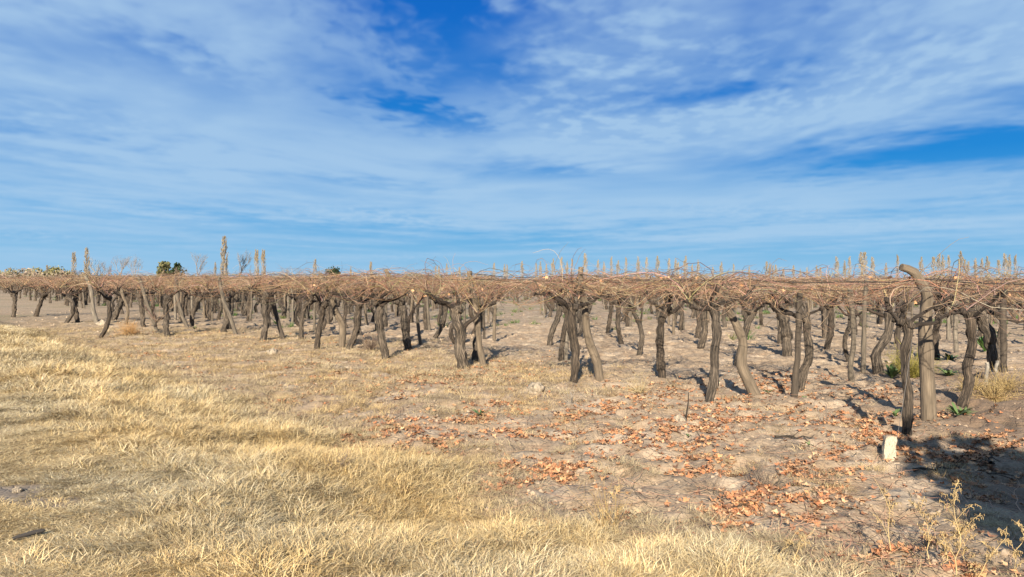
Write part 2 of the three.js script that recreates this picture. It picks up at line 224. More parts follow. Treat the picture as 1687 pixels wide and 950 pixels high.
function thinGrass(x, d) { // how much thin dry grass stands on the soil
  const e = bankEdge(x, d), t = along(x, d); if (e < -0.3) return 0;
  const left = sstep(1.5, 7, t), edge = 1 - sstep(0.1, 1.5, e), past = 1 - sstep(4.5, 8.5 + 2 * left, e);
  const n = fbm(x * 0.7 + 20, d * 0.45, 4), streak = fbm((x * 0.8 + d * 0.6) * 0.7, (d * 0.8 - x * 0.6) * 1.6 + 8, 3);
  return clamp(edge * 0.95 + past * (sstep(-0.1, 0.25, n * 0.6 + streak * 0.6 + left * 0.5 - 0.2)) * (0.5 + 0.55 * left), 0, 1) * sstep(-0.3, 0.3, e);
}
{
  const axis = (lo, a, b, hi, step, grow) => { const v = []; for (let x = a; x <= b + 1e-6; x += step) v.push(x); let s = step, x = a, l = []; while (x > lo) { s *= grow; x -= s; l.push(x); } s = step; x = b; while (x < hi) { s *= grow; x += s; v.push(x); } return l.reverse().concat(v); };
  const xs = axis(-1500, -20, 9.5, 1500, 0.06, 1.09), ds = axis(-300, 3.2, 31, 2500, 0.06, 1.07), nx = xs.length, nd = ds.length;
  const p = new Float32Array(nx * nd * 3), uv = new Float32Array(nx * nd * 2), col = new Float32Array(nx * nd * 3), idx = new Uint32Array((nx - 1) * (nd - 1) * 6);
  const mixTo = (c, t, w) => { for (let i = 0; i < 3; i++) c[i] = lerp(c[i], t[i], clamp(w, 0, 1)); };
  for (let j = 0, o = 0; j < nd; j++) for (let i = 0; i < nx; i++, o++) {
    const x = xs[i], d = ds[j];
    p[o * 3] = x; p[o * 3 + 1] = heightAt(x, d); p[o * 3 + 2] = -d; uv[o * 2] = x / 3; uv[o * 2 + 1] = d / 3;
    const e = bankEdge(x, d), dist = Math.hypot(x, d), c = [0.455, 0.345, 0.24];
    mixTo(c, [0.58, 0.465, 0.345], sstep(0.0, 0.4, fbm(x * 0.9 + 3, d * 0.7, 4)) * 0.9);
    mixTo(c, [0.33, 0.235, 0.155], sstep(0.05, 0.5, fbm(x * 1.7 - 8, d * 1.5, 4)) * 0.75);
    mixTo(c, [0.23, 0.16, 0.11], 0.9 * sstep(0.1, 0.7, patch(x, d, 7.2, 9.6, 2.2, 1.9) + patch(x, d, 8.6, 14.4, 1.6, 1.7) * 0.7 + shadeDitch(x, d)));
    mixTo(c, [0.38, 0.275, 0.155], thinGrass(x, d) * 0.6);
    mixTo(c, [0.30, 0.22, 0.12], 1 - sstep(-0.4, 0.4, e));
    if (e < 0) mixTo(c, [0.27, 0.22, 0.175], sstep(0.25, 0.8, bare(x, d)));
    if (dist > 25) { mixTo(c, [0.48, 0.365, 0.25], sstep(30, 60, dist) * 0.5); mixTo(c, [0.20, 0.20, 0.08], sstep(30, 45, dist) * 0.4 * sstep(0.12, 0.5, fbm(x * 0.12 + 2, d * 0.07, 3))); mixTo(c, [0.22, 0.19, 0.10], sstep(170, 260, dist) * 0.8); }
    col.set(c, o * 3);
  }
  for (let j = 0, k = 0; j < nd - 1; j++) for (let i = 0; i < nx - 1; i++) { const a = j * nx + i, b = a + 1, c = a + nx, d = c + 1; idx[k++] = a; idx[k++] = b; idx[k++] = d; idx[k++] = a; idx[k++] = d; idx[k++] = c; }
  const g = new THREE.BufferGeometry();
  g.setAttribute('position', new THREE.BufferAttribute(p, 3)); g.setAttribute('uv', new THREE.BufferAttribute(uv, 2)); g.setAttribute('color', new THREE.BufferAttribute(col, 3)); g.setIndex(new THREE.BufferAttribute(idx, 1)); g.computeVertexNormals();
  const clods = dataTexture(1024, (u, v) => { const a = tile(u, v, 16, 16, 4), b = tile(u, v, 60, 60, 3, 5), cr = Math.abs(tile(u, v, 11, 11, 3, 9)); return [0.45 + 0.28 * a + 0.22 * b - 0.35 * Math.exp(-cr * cr * 500)]; });
  const grain = dataTexture(1024, (u, v) => { const a = tile(u, v, 12, 12, 4, 2), b = tile(u, v, 90, 90, 2, 3), w = 0.86 + 0.10 * a + 0.10 * b; return [w, w * 0.992, w * 0.98]; }, true);
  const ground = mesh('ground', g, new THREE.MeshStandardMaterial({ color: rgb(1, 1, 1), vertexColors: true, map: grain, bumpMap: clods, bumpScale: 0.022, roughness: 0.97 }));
  top(ground, 'ground'); tag(ground, 'dusty vineyard soil and low roadside bank', 'ground', null, 'structure');
}

// ---------- materials ----------
const barkMap = dataTexture(512, (u, v) => { const f = tile(u, v, 34, 3.5, 4), g = tile(u, v, 9, 6, 3, 4), l = 0.56 + 0.55 * f + 0.2 * g; return [l, l * 0.985, l * 0.965]; }, true);
const barkBump = dataTexture(512, (u, v) => { const f = tile(u, v, 30, 3, 4), r = 1 - Math.abs(tile(u, v, 18, 2.2, 3, 6)) * 2.2; return [0.5 + 0.3 * f + 0.25 * r]; });
const postMap = dataTexture(512, (u, v) => { const f = tile(u, v, 48, 2.2, 4, 3), g = tile(u, v, 6, 3, 3, 8), l = 0.70 + 0.22 * f + 0.14 * g; return [l, l * 0.99, l * 0.97]; }, true);
const postBump = dataTexture(512, (u, v) => [0.5 + 0.35 * tile(u, v, 44, 2, 3, 3)]);
const bark = [rgb(0.32, 0.25, 0.19), rgb(0.38, 0.305, 0.235), rgb(0.28, 0.215, 0.16), rgb(0.35, 0.285, 0.225)].map((color) => new THREE.MeshStandardMaterial({ color, map: barkMap, bumpMap: barkBump, bumpScale: 0.035, roughness: 0.95 }));
const armBark = new THREE.MeshStandardMaterial({ color: rgb(0.17, 0.125, 0.095), map: barkMap, bumpMap: barkBump, bumpScale: 0.014, roughness: 0.95 });
const postWood = [rgb(0.36, 0.285, 0.21), rgb(0.31, 0.26, 0.205), rgb(0.44, 0.38, 0.31), rgb(0.17, 0.135, 0.105)].map((color) => new THREE.MeshStandardMaterial({ color, map: postMap, bumpMap: postBump, bumpScale: 0.008, roughness: 0.93 }));
const caneMat = new THREE.MeshStandardMaterial({ color: rgb(1.1, 1.1, 1.1), vertexColors: true, roughness: 0.85 });
const wireMat = new THREE.MeshStandardMaterial({ color: rgb(0.075, 0.06, 0.05), roughness: 0.7, metalness: 0.4 });
const leafTones = [rgb(0.42, 0.20, 0.095), rgb(0.50, 0.265, 0.13), rgb(0.33, 0.15, 0.07), rgb(0.58, 0.36, 0.20), rgb(0.24, 0.12, 0.07), rgb(0.44, 0.18, 0.08), rgb(0.52, 0.28, 0.135)];
const leafMats = leafTones.map((color) => new THREE.MeshStandardMaterial({ color, roughness: 0.95, side: THREE.DoubleSide }));
function leafShape(seed) { // a curled five-lobed vine leaf about 1 across
  const r = rngOf(seed), g = new Geo(), K = 15, ph = r() * 6.28, fold = 0.7 + 0.8 * r(), one = [1, 1, 1];
  const lift = (x, y) => fold * (0.55 * Math.abs(x) * Math.abs(x) * 1.6 + 0.25 * Math.sin(y * 5 + ph) * Math.abs(y)) + 0.22 * Math.sin(x * 6 + y * 4 + ph) * Math.hypot(x, y);
  const c = g.vert(0, 0.02, 0, 0.5, 0.5, one), ring = [];
  for (let k = 0; k < K; k++) { const th = k / K * Math.PI * 2, q = (0.33 + 0.10 * Math.cos(5 * th) + 0.05 * r()) * (Math.abs(th - Math.PI) < 0.25 ? 0.45 : 1), x = Math.sin(th) * q, y = Math.cos(th) * q; ring.push(g.vert(x, lift(x, y), y, x + 0.5, y + 0.5, one)); }
  for (let k = 0; k < K; k++) g.i.push(c, ring[k], ring[(k + 1) % K]);
  return g.build();
}
const leafGeos = [1, 2, 3, 4, 5, 6].map((k) => leafShape(k * 31));

// ---------- vines and posts ----------
const caneTones = [[0.335, 0.215, 0.128], [0.20, 0.125, 0.08], [0.43, 0.31, 0.20], [0.13, 0.09, 0.066], [0.27, 0.158, 0.092]];
function curvePoints(pts, n) { return new THREE.CatmullRomCurve3(pts, false, 'centripetal').getPoints(n - 1); }
const barkLumps = (q, amp) => (th, s) => 1 + amp * (0.8 * n3(Math.cos(th) * 1.5 + q, Math.sin(th) * 1.5, s * 3.4) + 0.55 * n3(Math.cos(th + s * 2) * 3.2, Math.sin(th + s * 2) * 3.2 + q, s * 1.6) + 0.5 * (0.4 - Math.abs(n3(Math.cos(th + s) * 5 + q, Math.sin(th + s) * 5, s * 4.5)))) + (s < 0.1 ? 0.35 * (1 - s / 0.1) : 0);
function caneInto(g, from, az, rng, { len = 1.5, layer = 1.66, rad = 0.0055, sides = 3, rise = 0.9, step = 0.19 } = {}) {
  const dir = V(Math.cos(az) * (0.4 + rng() * 0.6), rise * (0.5 + rng() * 0.7), Math.sin(az) * (0.4 + rng() * 0.6)).normalize(), p = from.clone(), pts = [p.clone()], n = Math.max(3, Math.round(len / step)), aim = layer + (rng() - 0.5) * 0.40 - (rng() < 0.18 ? 0.24 : 0);
  for (let i = 0; i < n; i++) {
    p.addScaledVector(dir, step); pts.push(p.clone());
    dir.x += (rng() - 0.5) * 0.55; dir.z += (rng() - 0.5) * 0.55; dir.y += (rng() - 0.5) * 0.3 + clamp((aim - p.y) * 1.6, -0.5, 0.35) - dir.y * 0.35;
    dir.normalize();
  }
  const col = caneTones[Math.floor(rng() * caneTones.length)].map((c) => c * (0.8 + 0.4 * rng()));
  g.tube(pts, pts.map((_, i) => rad * (1 - 0.65 * i / n)), sides, { col, cap: false });
  return pts;
}
function spurInto(g, from, rng, len = 0.35, rad = 0.0035) { const az = rng() * 6.28, d = V(Math.cos(az), (rng() - 0.35) * 1.4, Math.sin(az)).normalize(), a = from.clone().addScaledVector(d, len * 0.5), b = from.clone().addScaledVector(d, len); a.y += (rng() - 0.5) * 0.1; b.x += (rng() - 0.5) * 0.2; b.z += (rng() - 0.5) * 0.2; b.y -= rng() * 0.12; g.tube([from, a, b], [rad, rad * 0.8, rad * 0.4], 3, { col: caneTones[Math.floor(rng() * 5)], cap: false }); }
function stemOf(pts, r0, r1, q, { rings = 15, sides = 10, amp = 0.17, bend = 0.05, head = 0.4 } = {}) {
  const c = curvePoints(pts, rings), n = c.length;
  c.forEach((p, i) => { const t = i / (n - 1); p.z += bend * n2(q, t * 2.2) * Math.min(1, t * 3); p.x += 0.25 * bend * n2(q + 9, t * 5) * Math.min(1, t * 3); });
  c.unshift(c[0].clone().add(V(0, -0.12, 0)));
  const rad = c.map((_, i) => { const t = i / n; return lerp(r0, r1, t) * (1 + 0.12 * n2(q, t * 6 + 3) + head * sstep(0.82, 1, t)); });
  return [c, rad];
}
function vineParts(o, { stem, r0, r1, arms, seed, mat, canes = 60, spurs = 45, single = 0, leaves = 0, fine = true, layer = 1.66, whips = 0 }) {
  const rng = rngOf(seed), q = rng() * 60, pts = stem.map(([x, y]) => V(x, y, 0));
  const last = pts[pts.length - 1];
  if (last.y < 1.1) pts.push(V(last.x + (rng() - 0.5) * 0.12, 1.16 + rng() * 0.12, 0));
  const [c, rad] = stemOf(pts, r0, r1, q, { rings: fine ? 30 : 11, sides: fine ? 16 : 8 }), g = new Geo().tube(c, rad, fine ? 16 : 8, { disp: barkLumps(q, 0.26), capDome: 0.5 }), head = c[c.length - 1];
  for (let k = 0; k < (fine ? 4 : 2); k++) g.blob(head.clone().add(V((rng() - 0.5) * 0.16, (rng() - 0.6) * 0.12, (rng() - 0.5) * 0.16)), r1 * (0.7 + 0.5 * rng()), rng, { rough: 0.5, sides: fine ? 8 : 6, rings: fine ? 6 : 4 });
  mesh('trunk', g.build(), mat, o);
  const from = [head.clone()];
  const list = arms && arms.length ? arms.map((a) => { const tilt = (rng() - 0.5) * 0.9; return a.map(([x, y], i) => V(x, y, c[Math.max(0, c.length - 2)].z * (i ? 1 : 1) + tilt * i * 0.09)); }) : [];
  const extra = list.length ? 1 : 3 + Math.floor(rng() * 2), a0 = rng() * 6.28;
  for (let k = 0; k < extra; k++) { const az = a0 + k * 6.28 / extra + rng() * 0.9, L = 0.22 + rng() * 0.34, y0 = head.y - 0.06, m = V(Math.cos(az), 0, Math.sin(az)); list.push([head.clone().add(V(0, -0.06, 0)), head.clone().addScaledVector(m, L * 0.45).setY(y0 + 0.05 + rng() * 0.09), head.clone().addScaledVector(m, L).setY(y0 + 0.14 + rng() * 0.2), head.clone().addScaledVector(m, L * (1.2 + rng() * 0.3)).setY(Math.min(1.62, y0 + 0.24 + rng() * 0.22))]); }
  for (const a of list) { const ac = curvePoints(a, fine ? 9 : 6), w = r1 * (0.5 + rng() * 0.25), qq = rng() * 50; ac.forEach((p, i) => { if (i) { p.x += 0.018 * n2(qq, i); p.y += 0.022 * n2(qq + 5, i); p.z += 0.018 * n2(qq + 9, i); } });
    const ag = new Geo().tube(ac, ac.map((_, i) => lerp(w, 0.014, (i / (ac.length - 1)) ** 0.8)), fine ? 8 : 6, { disp: barkLumps(qq, 0.28), capDome: 0.6 });
    for (let k = 0; k < (fine ? 2 : 1); k++) ag.blob(ac[ac.length - 1 - k * 2], 0.03 + rng() * 0.02, rng, { rough: 0.5, sides: 6, rings: 4 });
    mesh('arm', ag.build(), armBark, o); from.push(ac[ac.length - 1], ac[ac.length - 3], ac[ac.length - 2]); }
  for (let k = 0; k < single; k++) { const cg = new Geo(); caneInto(cg, from[k % from.length], rng() * 6.28, rng, { len: 0.9 + rng() * 0.9, rad: 0.0062, sides: 5, layer }); mesh('cane', cg.build(), caneMat, o); }
  for (let k = 0; k < whips; k++) { const cg = new Geo(); caneInto(cg, V(head.x + (rng() - 0.5) * 0.5, 1.7, (rng() - 0.5) * 0.3), rng() * 6.28, rng, { len: 0.7 + rng() * 0.4, rad: 0.005, sides: 4, layer: 2.2, rise: 1.8, step: 0.1 }); mesh('cane', cg.build(), caneMat, o); }
  const t = new Geo();
  for (let k = 0; k < canes; k++) { const p = caneInto(t, from[Math.floor(rng() * from.length)], rng() * 6.28, rng, { len: 0.8 + rng() * 1.3, rad: 0.004 + rng() * 0.0045, layer }); for (let s = 0; s < spurs / canes; s++) spurInto(t, p[1 + Math.floor(rng() * (p.length - 1))], rng, 0.15 + rng() * 0.35, 0.0032); }
  const tangle = mesh('cane_tangle', t.build(), caneMat, o); tangle.userData.kind = 'stuff';
  for (let k = 0; k < leaves; k++) { const f = from[Math.floor(rng() * from.length)], l = mesh('withered_leaf', leafGeos[k % 6], leafMats[[3, 6, 1, 0][Math.floor(rng() * 4)]], o); l.position.set(f.x + (rng() - 0.5) * 0.8, clamp(f.y + rng() * 0.45, 1.2, 1.85), f.z + (rng() - 0.5) * 0.5); l.rotation.set(1 + rng() * 1.2, rng() * 6.28, rng() * 2); l.scale.setScalar(0.045 + rng() * 0.045); }
  return o;
}
function postGeo(stem, r0, r1, seed, square) {
  const rng = rngOf(seed), q = rng() * 70, [c, rad] = stemOf(stem.map(([x, y]) => V(x, y, 0)), r0, r1, q, { rings: 16, bend: 0.03, head: 0 });
  return new Geo().tube(c, rad, square ? 8 : 12, { disp: (th, s) => (square ? 1.12 - 0.16 * Math.abs(Math.sin(2 * th)) : 1) + 0.07 * n3(Math.cos(th) * 1.4 + q, Math.sin(th) * 1.4, s * 2.5) + 0.04 * n3(Math.cos(th) * 4, Math.sin(th) * 4 + q, s * 1.2), capDome: 0.12 }).build();
}
const placed = [];
CATALOG.forEach(([kind, label, x, d, stem, r0, r1, arms], k) => {
  const shrink = d > 22 ? 0.78 : 1, o = top(new THREE.Group(), kind === 'V' ? 'grapevine' : 'trellis_post');
  o.position.set(x, heightAt(x, d), Z(d));
  if (kind === 'V') {
    const lay = d > 15 ? 1.74 : 1.66;
    vineParts(o, { stem, r0: r0 * shrink, r1: r1 * shrink, arms, seed: 500 + k, mat: bark[k % 4], canes: k === 0 ? 14 : 62, spurs: k === 0 ? 14 : 70, single: k === 0 ? 0 : 9, leaves: d < 17 ? 9 : 4, layer: lay, whips: [22, 25].includes(k) ? 5 : k % 5 === 0 ? 1 : 0 });
    tag(o, label, 'grapevine', 'vines along the front of the vineyard'); placed.push([x, d]);
  } else {
    const tone = /dark/.test(label) ? 3 : /pale|light|grey/.test(label) ? (k % 2 ? 2 : 1) : 0;
    const pts = stem[stem.length - 1][1] < 1.5 ? [...stem, [stem[stem.length - 1][0], 1.66]] : stem;
    mesh('shaft', postGeo(pts, r0 * shrink, r1 * shrink, 800 + k, /square/.test(label)), postWood[tone], o);
    const p = pts[pts.length - 1], w = new Geo(), ty = Math.min(1.8, p[1] - 0.06), i1 = pts.findIndex((q) => q[1] >= ty), a = pts[Math.max(0, i1 - 1)], b = pts[Math.max(i1, 1)], f = (ty - a[1]) / Math.max(0.01, b[1] - a[1]), tx = a[0] + (b[0] - a[0]) * f, ring = [];
    for (let j = 0; j <= 14; j++) ring.push(V(tx + Math.cos(j * 0.9) * (r1 * shrink * 1.12 + 0.004), ty - 0.02 + j * 0.003, Math.sin(j * 0.9) * (r1 * shrink * 1.12 + 0.004)));
    mesh('wire_tie', w.tube(ring, ring.map(() => 0.003), 4, {}).build(), wireMat, o);
    tag(o, label, 'post', 'posts along the front of the vineyard');
  }
});
// the planting grid behind: rows 2.65 m apart, turned as the front row is
const grid = [];
{
  const rng = rngOf(77);
  for (let i = -70; i < 150; i++) for (let j = 0; j < 150; j++) {
    const x = 3.0 - 0.64 * 2.65 * i + 0.77 * 2.65 * j + (rng() - 0.5) * 0.5, d = 11.2 + 0.77 * 2.65 * i + 0.64 * 2.65 * j + (rng() - 0.5) * 0.5, r1 = rng(), r2 = rng();
    if (d < 8 || d > 190 || Math.abs(x) > 0.70 * d + 4 || across(x, d) < 5.6) continue;
    if (Math.abs(x / d - 0.012) < 0.03 && d < 60) continue; // the open lane ahead
    if (placed.some(([a, b]) => (a - x) ** 2 + (b - d) ** 2 < 1.5 ** 2)) continue;
    grid.push([x, d, r1, r2]);
    if (x / d < -0.2 && d < 75) { const q = x + 0.17 + r2 * 0.9, e = d + 1.3 + r1 * 0.8; if (!placed.some(([a, b]) => (a - q) ** 2 + (b - e) ** 2 < 1.2)) grid.push([q, e, r2, r1]); }
  }
  grid.sort((a, b) => Math.hypot(a[0], a[1]) - Math.hypot(b[0], b[1]));
}
const variants = [], postVariants = [];
for (let k = 0; k < 9; k++) {
  const rng = rngOf(300 + k), lean = (rng() - 0.5) * 0.5, kink = (rng() - 0.5) * 0.3, o = new THREE.Group();
  vineParts(o, { stem: [[0, 0], [lean * 0.3 + kink, 0.35], [lean * 0.6 - kink * 0.5, 0.75], [lean, 1.08 + rng() * 0.15]], r0: 0.075 + rng() * 0.035, r1: 0.055 + rng() * 0.025, seed: 900 + k, mat: bark[k % 4], canes: 46, spurs: 40, fine: false, layer: 1.7 });
  variants.push(o);
  const l2 = (rng() - 0.5) * 0.45; postVariants.push(mesh('trellis_post', postGeo([[0, 0], [l2 * 0.4 + (rng() - 0.5) * 0.06, 0.8], [l2, 1.65 + rng() * 0.3]], 0.045 + rng() * 0.025, 0.035 + rng() * 0.015, 950 + k), postWood[k % 3]));
}
const NEAR = 252;
const sector = (x, d) => { const a = x / d; return a < -0.42 ? 'left end' : a < -0.14 ? 'left half' : a < 0.14 ? 'centre' : a < 0.42 ? 'right half' : 'right end'; };
const LANDMARKS = [[-0.66, 'left edge'], [-0.595, 'zigzag vine'], [-0.553, 'forward slanting vine'], [-0.477, 'slanting pale stake'], [-0.435, 'pale post leaning left'], [-0.386, 'vine under the tallest poplar'], [-0.334, 'dark armed vine'], [-0.262, 'narrow dark vine'], [-0.228, 'big curved tan post'], [-0.169, 'straight front vine'], [-0.138, 'pale forked vine'], [-0.064, 'stout one-armed vine'], [-0.037, 'tall smooth tan post'], [0.083, 'central front vine'], [0.118, 'curved debarked post'], [0.202, 'slim split bark vine'], [0.266, 'vine with fan of canes'], [0.328, 'crooked bowed post'], [0.387, 'dark curved vine'], [0.456, 'pale grey leaning post'], [0.532, 'slender nearest vine'], [0.561, 'thick hooked post'], [0.604, 'twisted mound vine'], [0.66, 'dark square-cut post']];
const depthOrder = new Map();
function behind(kind, x, d) { let n = LANDMARKS[0][1]; for (const [a, name] of LANDMARKS) if (x / d >= a) n = name; const key = kind + n, k = (depthOrder.get(key) ?? 0) + 1; depthOrder.set(key, k); return ord(k) + ' ' + kind + ' back in the gap just right of the ' + n; }
grid.slice(0, NEAR).forEach(([x, d, r1, r2], k) => {
  const o = variants[Math.floor(r1 * 9)].clone(); top(o, 'grapevine'); o.position.set(x, heightAt(x, d), Z(d)); o.rotation.y = r2 * 6.28; o.scale.set(0.95 + 0.12 * r2, 0.97 + 0.08 * r1, 0.95 + 0.12 * r2);
  const where = sector(x, d), far = d > 45 ? 'small distant grapevine in the back rows' : d > 28 ? 'bare grapevine in the middle rows' : 'bare grapevine just behind the front row';
  tag(o, d < 45 ? behind('bare grapevine', x, d) : far + ' at the ' + where + ' of the vineyard', 'grapevine', far.replace('grapevine', 'vines') + ', ' + where);
  if ((r1 * 7919 + r2 * 31) % 1 < 0.7 && d < 60) {
    const a = r2 * 6.28, px = x + 0.3 * Math.cos(a), pd = d + 0.3 * Math.sin(a), p = postVariants[Math.floor(r2 * 9)].clone(); top(p, 'trellis_post'); p.position.set(px, heightAt(px, pd), Z(pd)); p.rotation.y = r1 * 6.28;
    const pf = d > 45 ? 'thin distant post in the back rows' : d > 28 ? 'leaning post in the middle rows' : 'leaning post just behind the front row';
    tag(p, d < 45 ? behind('leaning post', px, pd) : pf + ' at the ' + where + ' of the vineyard', 'post', pf.replace('post', 'posts') + ', ' + where);
  }
});
{ // rows too far back to count
  const far = top(new THREE.Group(), 'far_vine_rows'); tag(far, 'mass of bare vine rows stretching to the far trees', 'vines', null, 'stuff');
  const rest = grid.slice(NEAR), M = new THREE.Matrix4(), Q = new THREE.Quaternion(), up = V(0, 1, 0);
  for (let k = 0; k < 4; k++) {
    const own = rest.filter((_, i) => i % 4 === k); const rng = rngOf(610 + k), o = new THREE.Group(), lean = (rng() - 0.5) * 0.4;
    vineParts(o, { stem: [[0, 0], [lean * 0.4, 0.5], [lean, 1.15]], r0: 0.09, r1: 0.07, seed: 700 + k, mat: bark[k], canes: 42, spurs: 10, fine: false, layer: 1.7 });
    for (const part of o.children) {
      const inst = new THREE.InstancedMesh(part.geometry, part.material, own.length); inst.name = part.name; inst.castShadow = inst.receiveShadow = true;
      own.forEach(([x, d, r1, r2], i) => { M.compose(V(x, heightAt(x, d), Z(d)), Q.setFromAxisAngle(up, r1 * 6.28), V(1 + 0.2 * r2, 0.97 + 0.1 * r2, 1 + 0.2 * r2)); inst.setMatrixAt(i, M); });
      far.add(inst);
    }
  }
}
// trellis wires
function wire(points, radius, label, group) {
  const rng = rngOf(points.length * 13 + Math.round(points[0][0] * 10)), pts = [];
  for (let k = 0; k < points.length - 1; k++) { const [x0, d0, h0] = points[k], [x1, d1, h1] = points[k + 1]; for (let s = 0; s < 6; s++) { const t = s / 6; pts.push(V(lerp(x0, x1, t), lerp(h0, h1, t) - 0.05 * 4 * t * (1 - t) * (0.5 + rng()) + (rng() - 0.5) * 0.012, -lerp(d0, d1, t))); } }
  const e = points[points.length - 1]; pts.push(V(e[0], e[2], -e[1]));
  const w = top(mesh('trellis_wire', new Geo().tube(pts, pts.map(() => radius), 5, {}).build(), wireMat), 'trellis_wire'); tag(w, label, 'wire', group); return pts;
}
const FRONT = [[10.5, 4.6, 1.86], [7.3, 7.2, 1.85], [5.3, 9.5, 1.85], [3.5, 11.7, 1.87], [1.25, 13.4, 1.93], [-0.9, 15.7, 1.97], [-3.0, 18, 2.0], [-5.1, 20.1, 2.0], [-7.4, 23, 2.01], [-9.8, 25.2, 2.0], [-12.9, 28, 2.0], [-17.6, 31.5, 2.0], [-24, 36.5, 2.0], [-34, 46, 2.0]];
const frontWire = wire(FRONT, 0.007, 'thick dark wire strung over the tops of the front posts', 'trellis wires');
wire(FRONT.map(([x, d, h]) => [x + 0.12, d + 0.1, h - 0.1]), 0.0045, 'thinner wire just below the thick wire over the front posts', 'trellis wires');
for (let j = 1; j < 7; j++) { const p = []; for (let i = -4; i < 17; i++) { const x = 3 - 1.984 * i + 2.387 * j, d = 11.2 + 2.387 * i + 1.984 * j; if (d > 4) p.push([x, d, 1.84 + 0.008 * Math.max(0, i) + (i % 2) * 0.02]); } wire(p, 0.004, ord(j) + ' wire behind the front wire, running slantwise over the vine rows', 'wires running over the vine rows'); }
for (let i = -2; i < 9; i++) { const p = []; for (let j = 0; j < 15; j++) p.push([3 - 1.984 * i + 2.387 * j, 11.2 + 2.387 * i + 1.984 * j, 1.86 + 0.008 * Math.max(0, i) + (j % 2) * 0.02]); wire(p, 0.004, ord(i + 3) + ' cross wire from the right, running back from the front posts', 'cross wires running back from the front posts'); }
{ // dry canes and withered leaves caught on the front wire
  const rng = rngOf(91), t = new Geo(); 
  for (let k = 0; k < 260; k++) { const p = frontWire[Math.floor(rng() * frontWire.length)].clone(); p.x += (rng() - 0.5) * 1.2; p.z += (rng() - 0.5) * 0.8; p.y -= rng() * 0.28; caneInto(t, p, 2.27 + (rng() < 0.5 ? 0 : Math.PI) + (rng() - 0.5) * 0.6, rng, { len: 0.8 + rng() * 1.4, rad: 0.005, layer: p.y - 0.02, rise: 0.05 }); }
  const o = top(mesh('wire_tangle', t.build(), caneMat), 'wire_tangle'); tag(o, 'dry cane ends woven along the thick front wire', 'canes', null, 'stuff');
}

// ---------- grass, leaves and litter ----------
function tuft(seed, { blades, len, spread, droop, width, flat = 0, tones, curl = 0.2 }) {
  const r = rngOf(seed), g = new Geo();
  for (let k = 0; k < blades; k++) {
    const a = r() * 6.28, az = a + (r() - 0.5) * 2.2, L = len * (0.55 + 0.75 * r()), p0 = V(Math.cos(a) * spread * Math.sqrt(r()), -0.01, Math.sin(a) * spread * Math.sqrt(r())), lean = flat + (1 - flat) * r() * 0.8, out = V(Math.cos(az), 0, Math.sin(az)), w = width * (0.7 + 0.6 * r());
    const side = V(-out.z, 0.4 * (r() - 0.5), out.x).normalize(), pts = [p0], N = 4; let ang = Math.PI / 2 * (1 - lean * 0.75), p = p0.clone(), tw = (r() - 0.5) * curl * 2;
    for (let i = 0; i < N; i++) { p = p.clone().add(V(out.x * Math.cos(ang), Math.sin(ang), out.z * Math.cos(ang)).multiplyScalar(L / N)); p.x += side.x * tw * L / N; p.z += side.z * tw * L / N; if (p.y < 0.004) p.y = 0.004 + r() * 0.01; pts.push(p); ang -= droop * (0.3 + 0.5 * r()); tw += (r() - 0.5) * curl; }
    const tone = tones[Math.floor(r() * tones.length)], b = 0.8 + 0.4 * r();
    g.ribbon(pts, [w, w, w * 0.85, w * 0.6, w * 0.12], side, tone.map((c) => c * b));
  }
  return g.build(true);
}
const grassMat = new THREE.MeshStandardMaterial({ color: rgb(1, 1, 1), vertexColors: true, roughness: 0.85, side: THREE.DoubleSide });
const straw = [[0.57, 0.45, 0.245], [0.62, 0.51, 0.30], [0.50, 0.38, 0.185], [0.66, 0.56, 0.36], [0.41, 0.30, 0.155], [0.28, 0.20, 0.115]];
const ashy = [[0.41, 0.32, 0.195], [0.50, 0.395, 0.225], [0.31, 0.235, 0.15], [0.54, 0.43, 0.235]];
const greens = [[0.085, 0.145, 0.04], [0.12, 0.18, 0.055], [0.07, 0.115, 0.04]];
const M4 = new THREE.Matrix4(), Q4 = new THREE.Quaternion(), E4 = new THREE.Euler();
function scatter(name, label, category, geos, material, spots) { // spots: [x, d, turn, tiltX, tiltZ, scale, lift, r, g, b]
  const o = top(new THREE.Group(), name); tag(o, label, category, null, 'stuff');
  geos.forEach((geo, k) => {
    const own = spots.filter((_, i) => i % geos.length === k); if (!own.length) return;
    const inst = new THREE.InstancedMesh(geo, material, own.length), col = new THREE.Color(); inst.name = name + '_pieces'; inst.castShadow = inst.receiveShadow = true;
    own.forEach(([x, d, turn, tx, tz, s, up = 0, r = 1, g = 1, b = 1, sy = 1], i) => { M4.compose(V(x, heightAt(x, d) + up, Z(d)), Q4.setFromEuler(E4.set(tx, turn, tz, 'YXZ')), V(s, s * sy, s)); inst.setMatrixAt(i, M4); inst.setColorAt(i, col.setRGB(r, g, b)); });
    o.add(inst);
  });
  return o;
}
const inView = (x, d, m = 1) => d > 2.2 && Math.abs(x) < 0.70 * d + m;
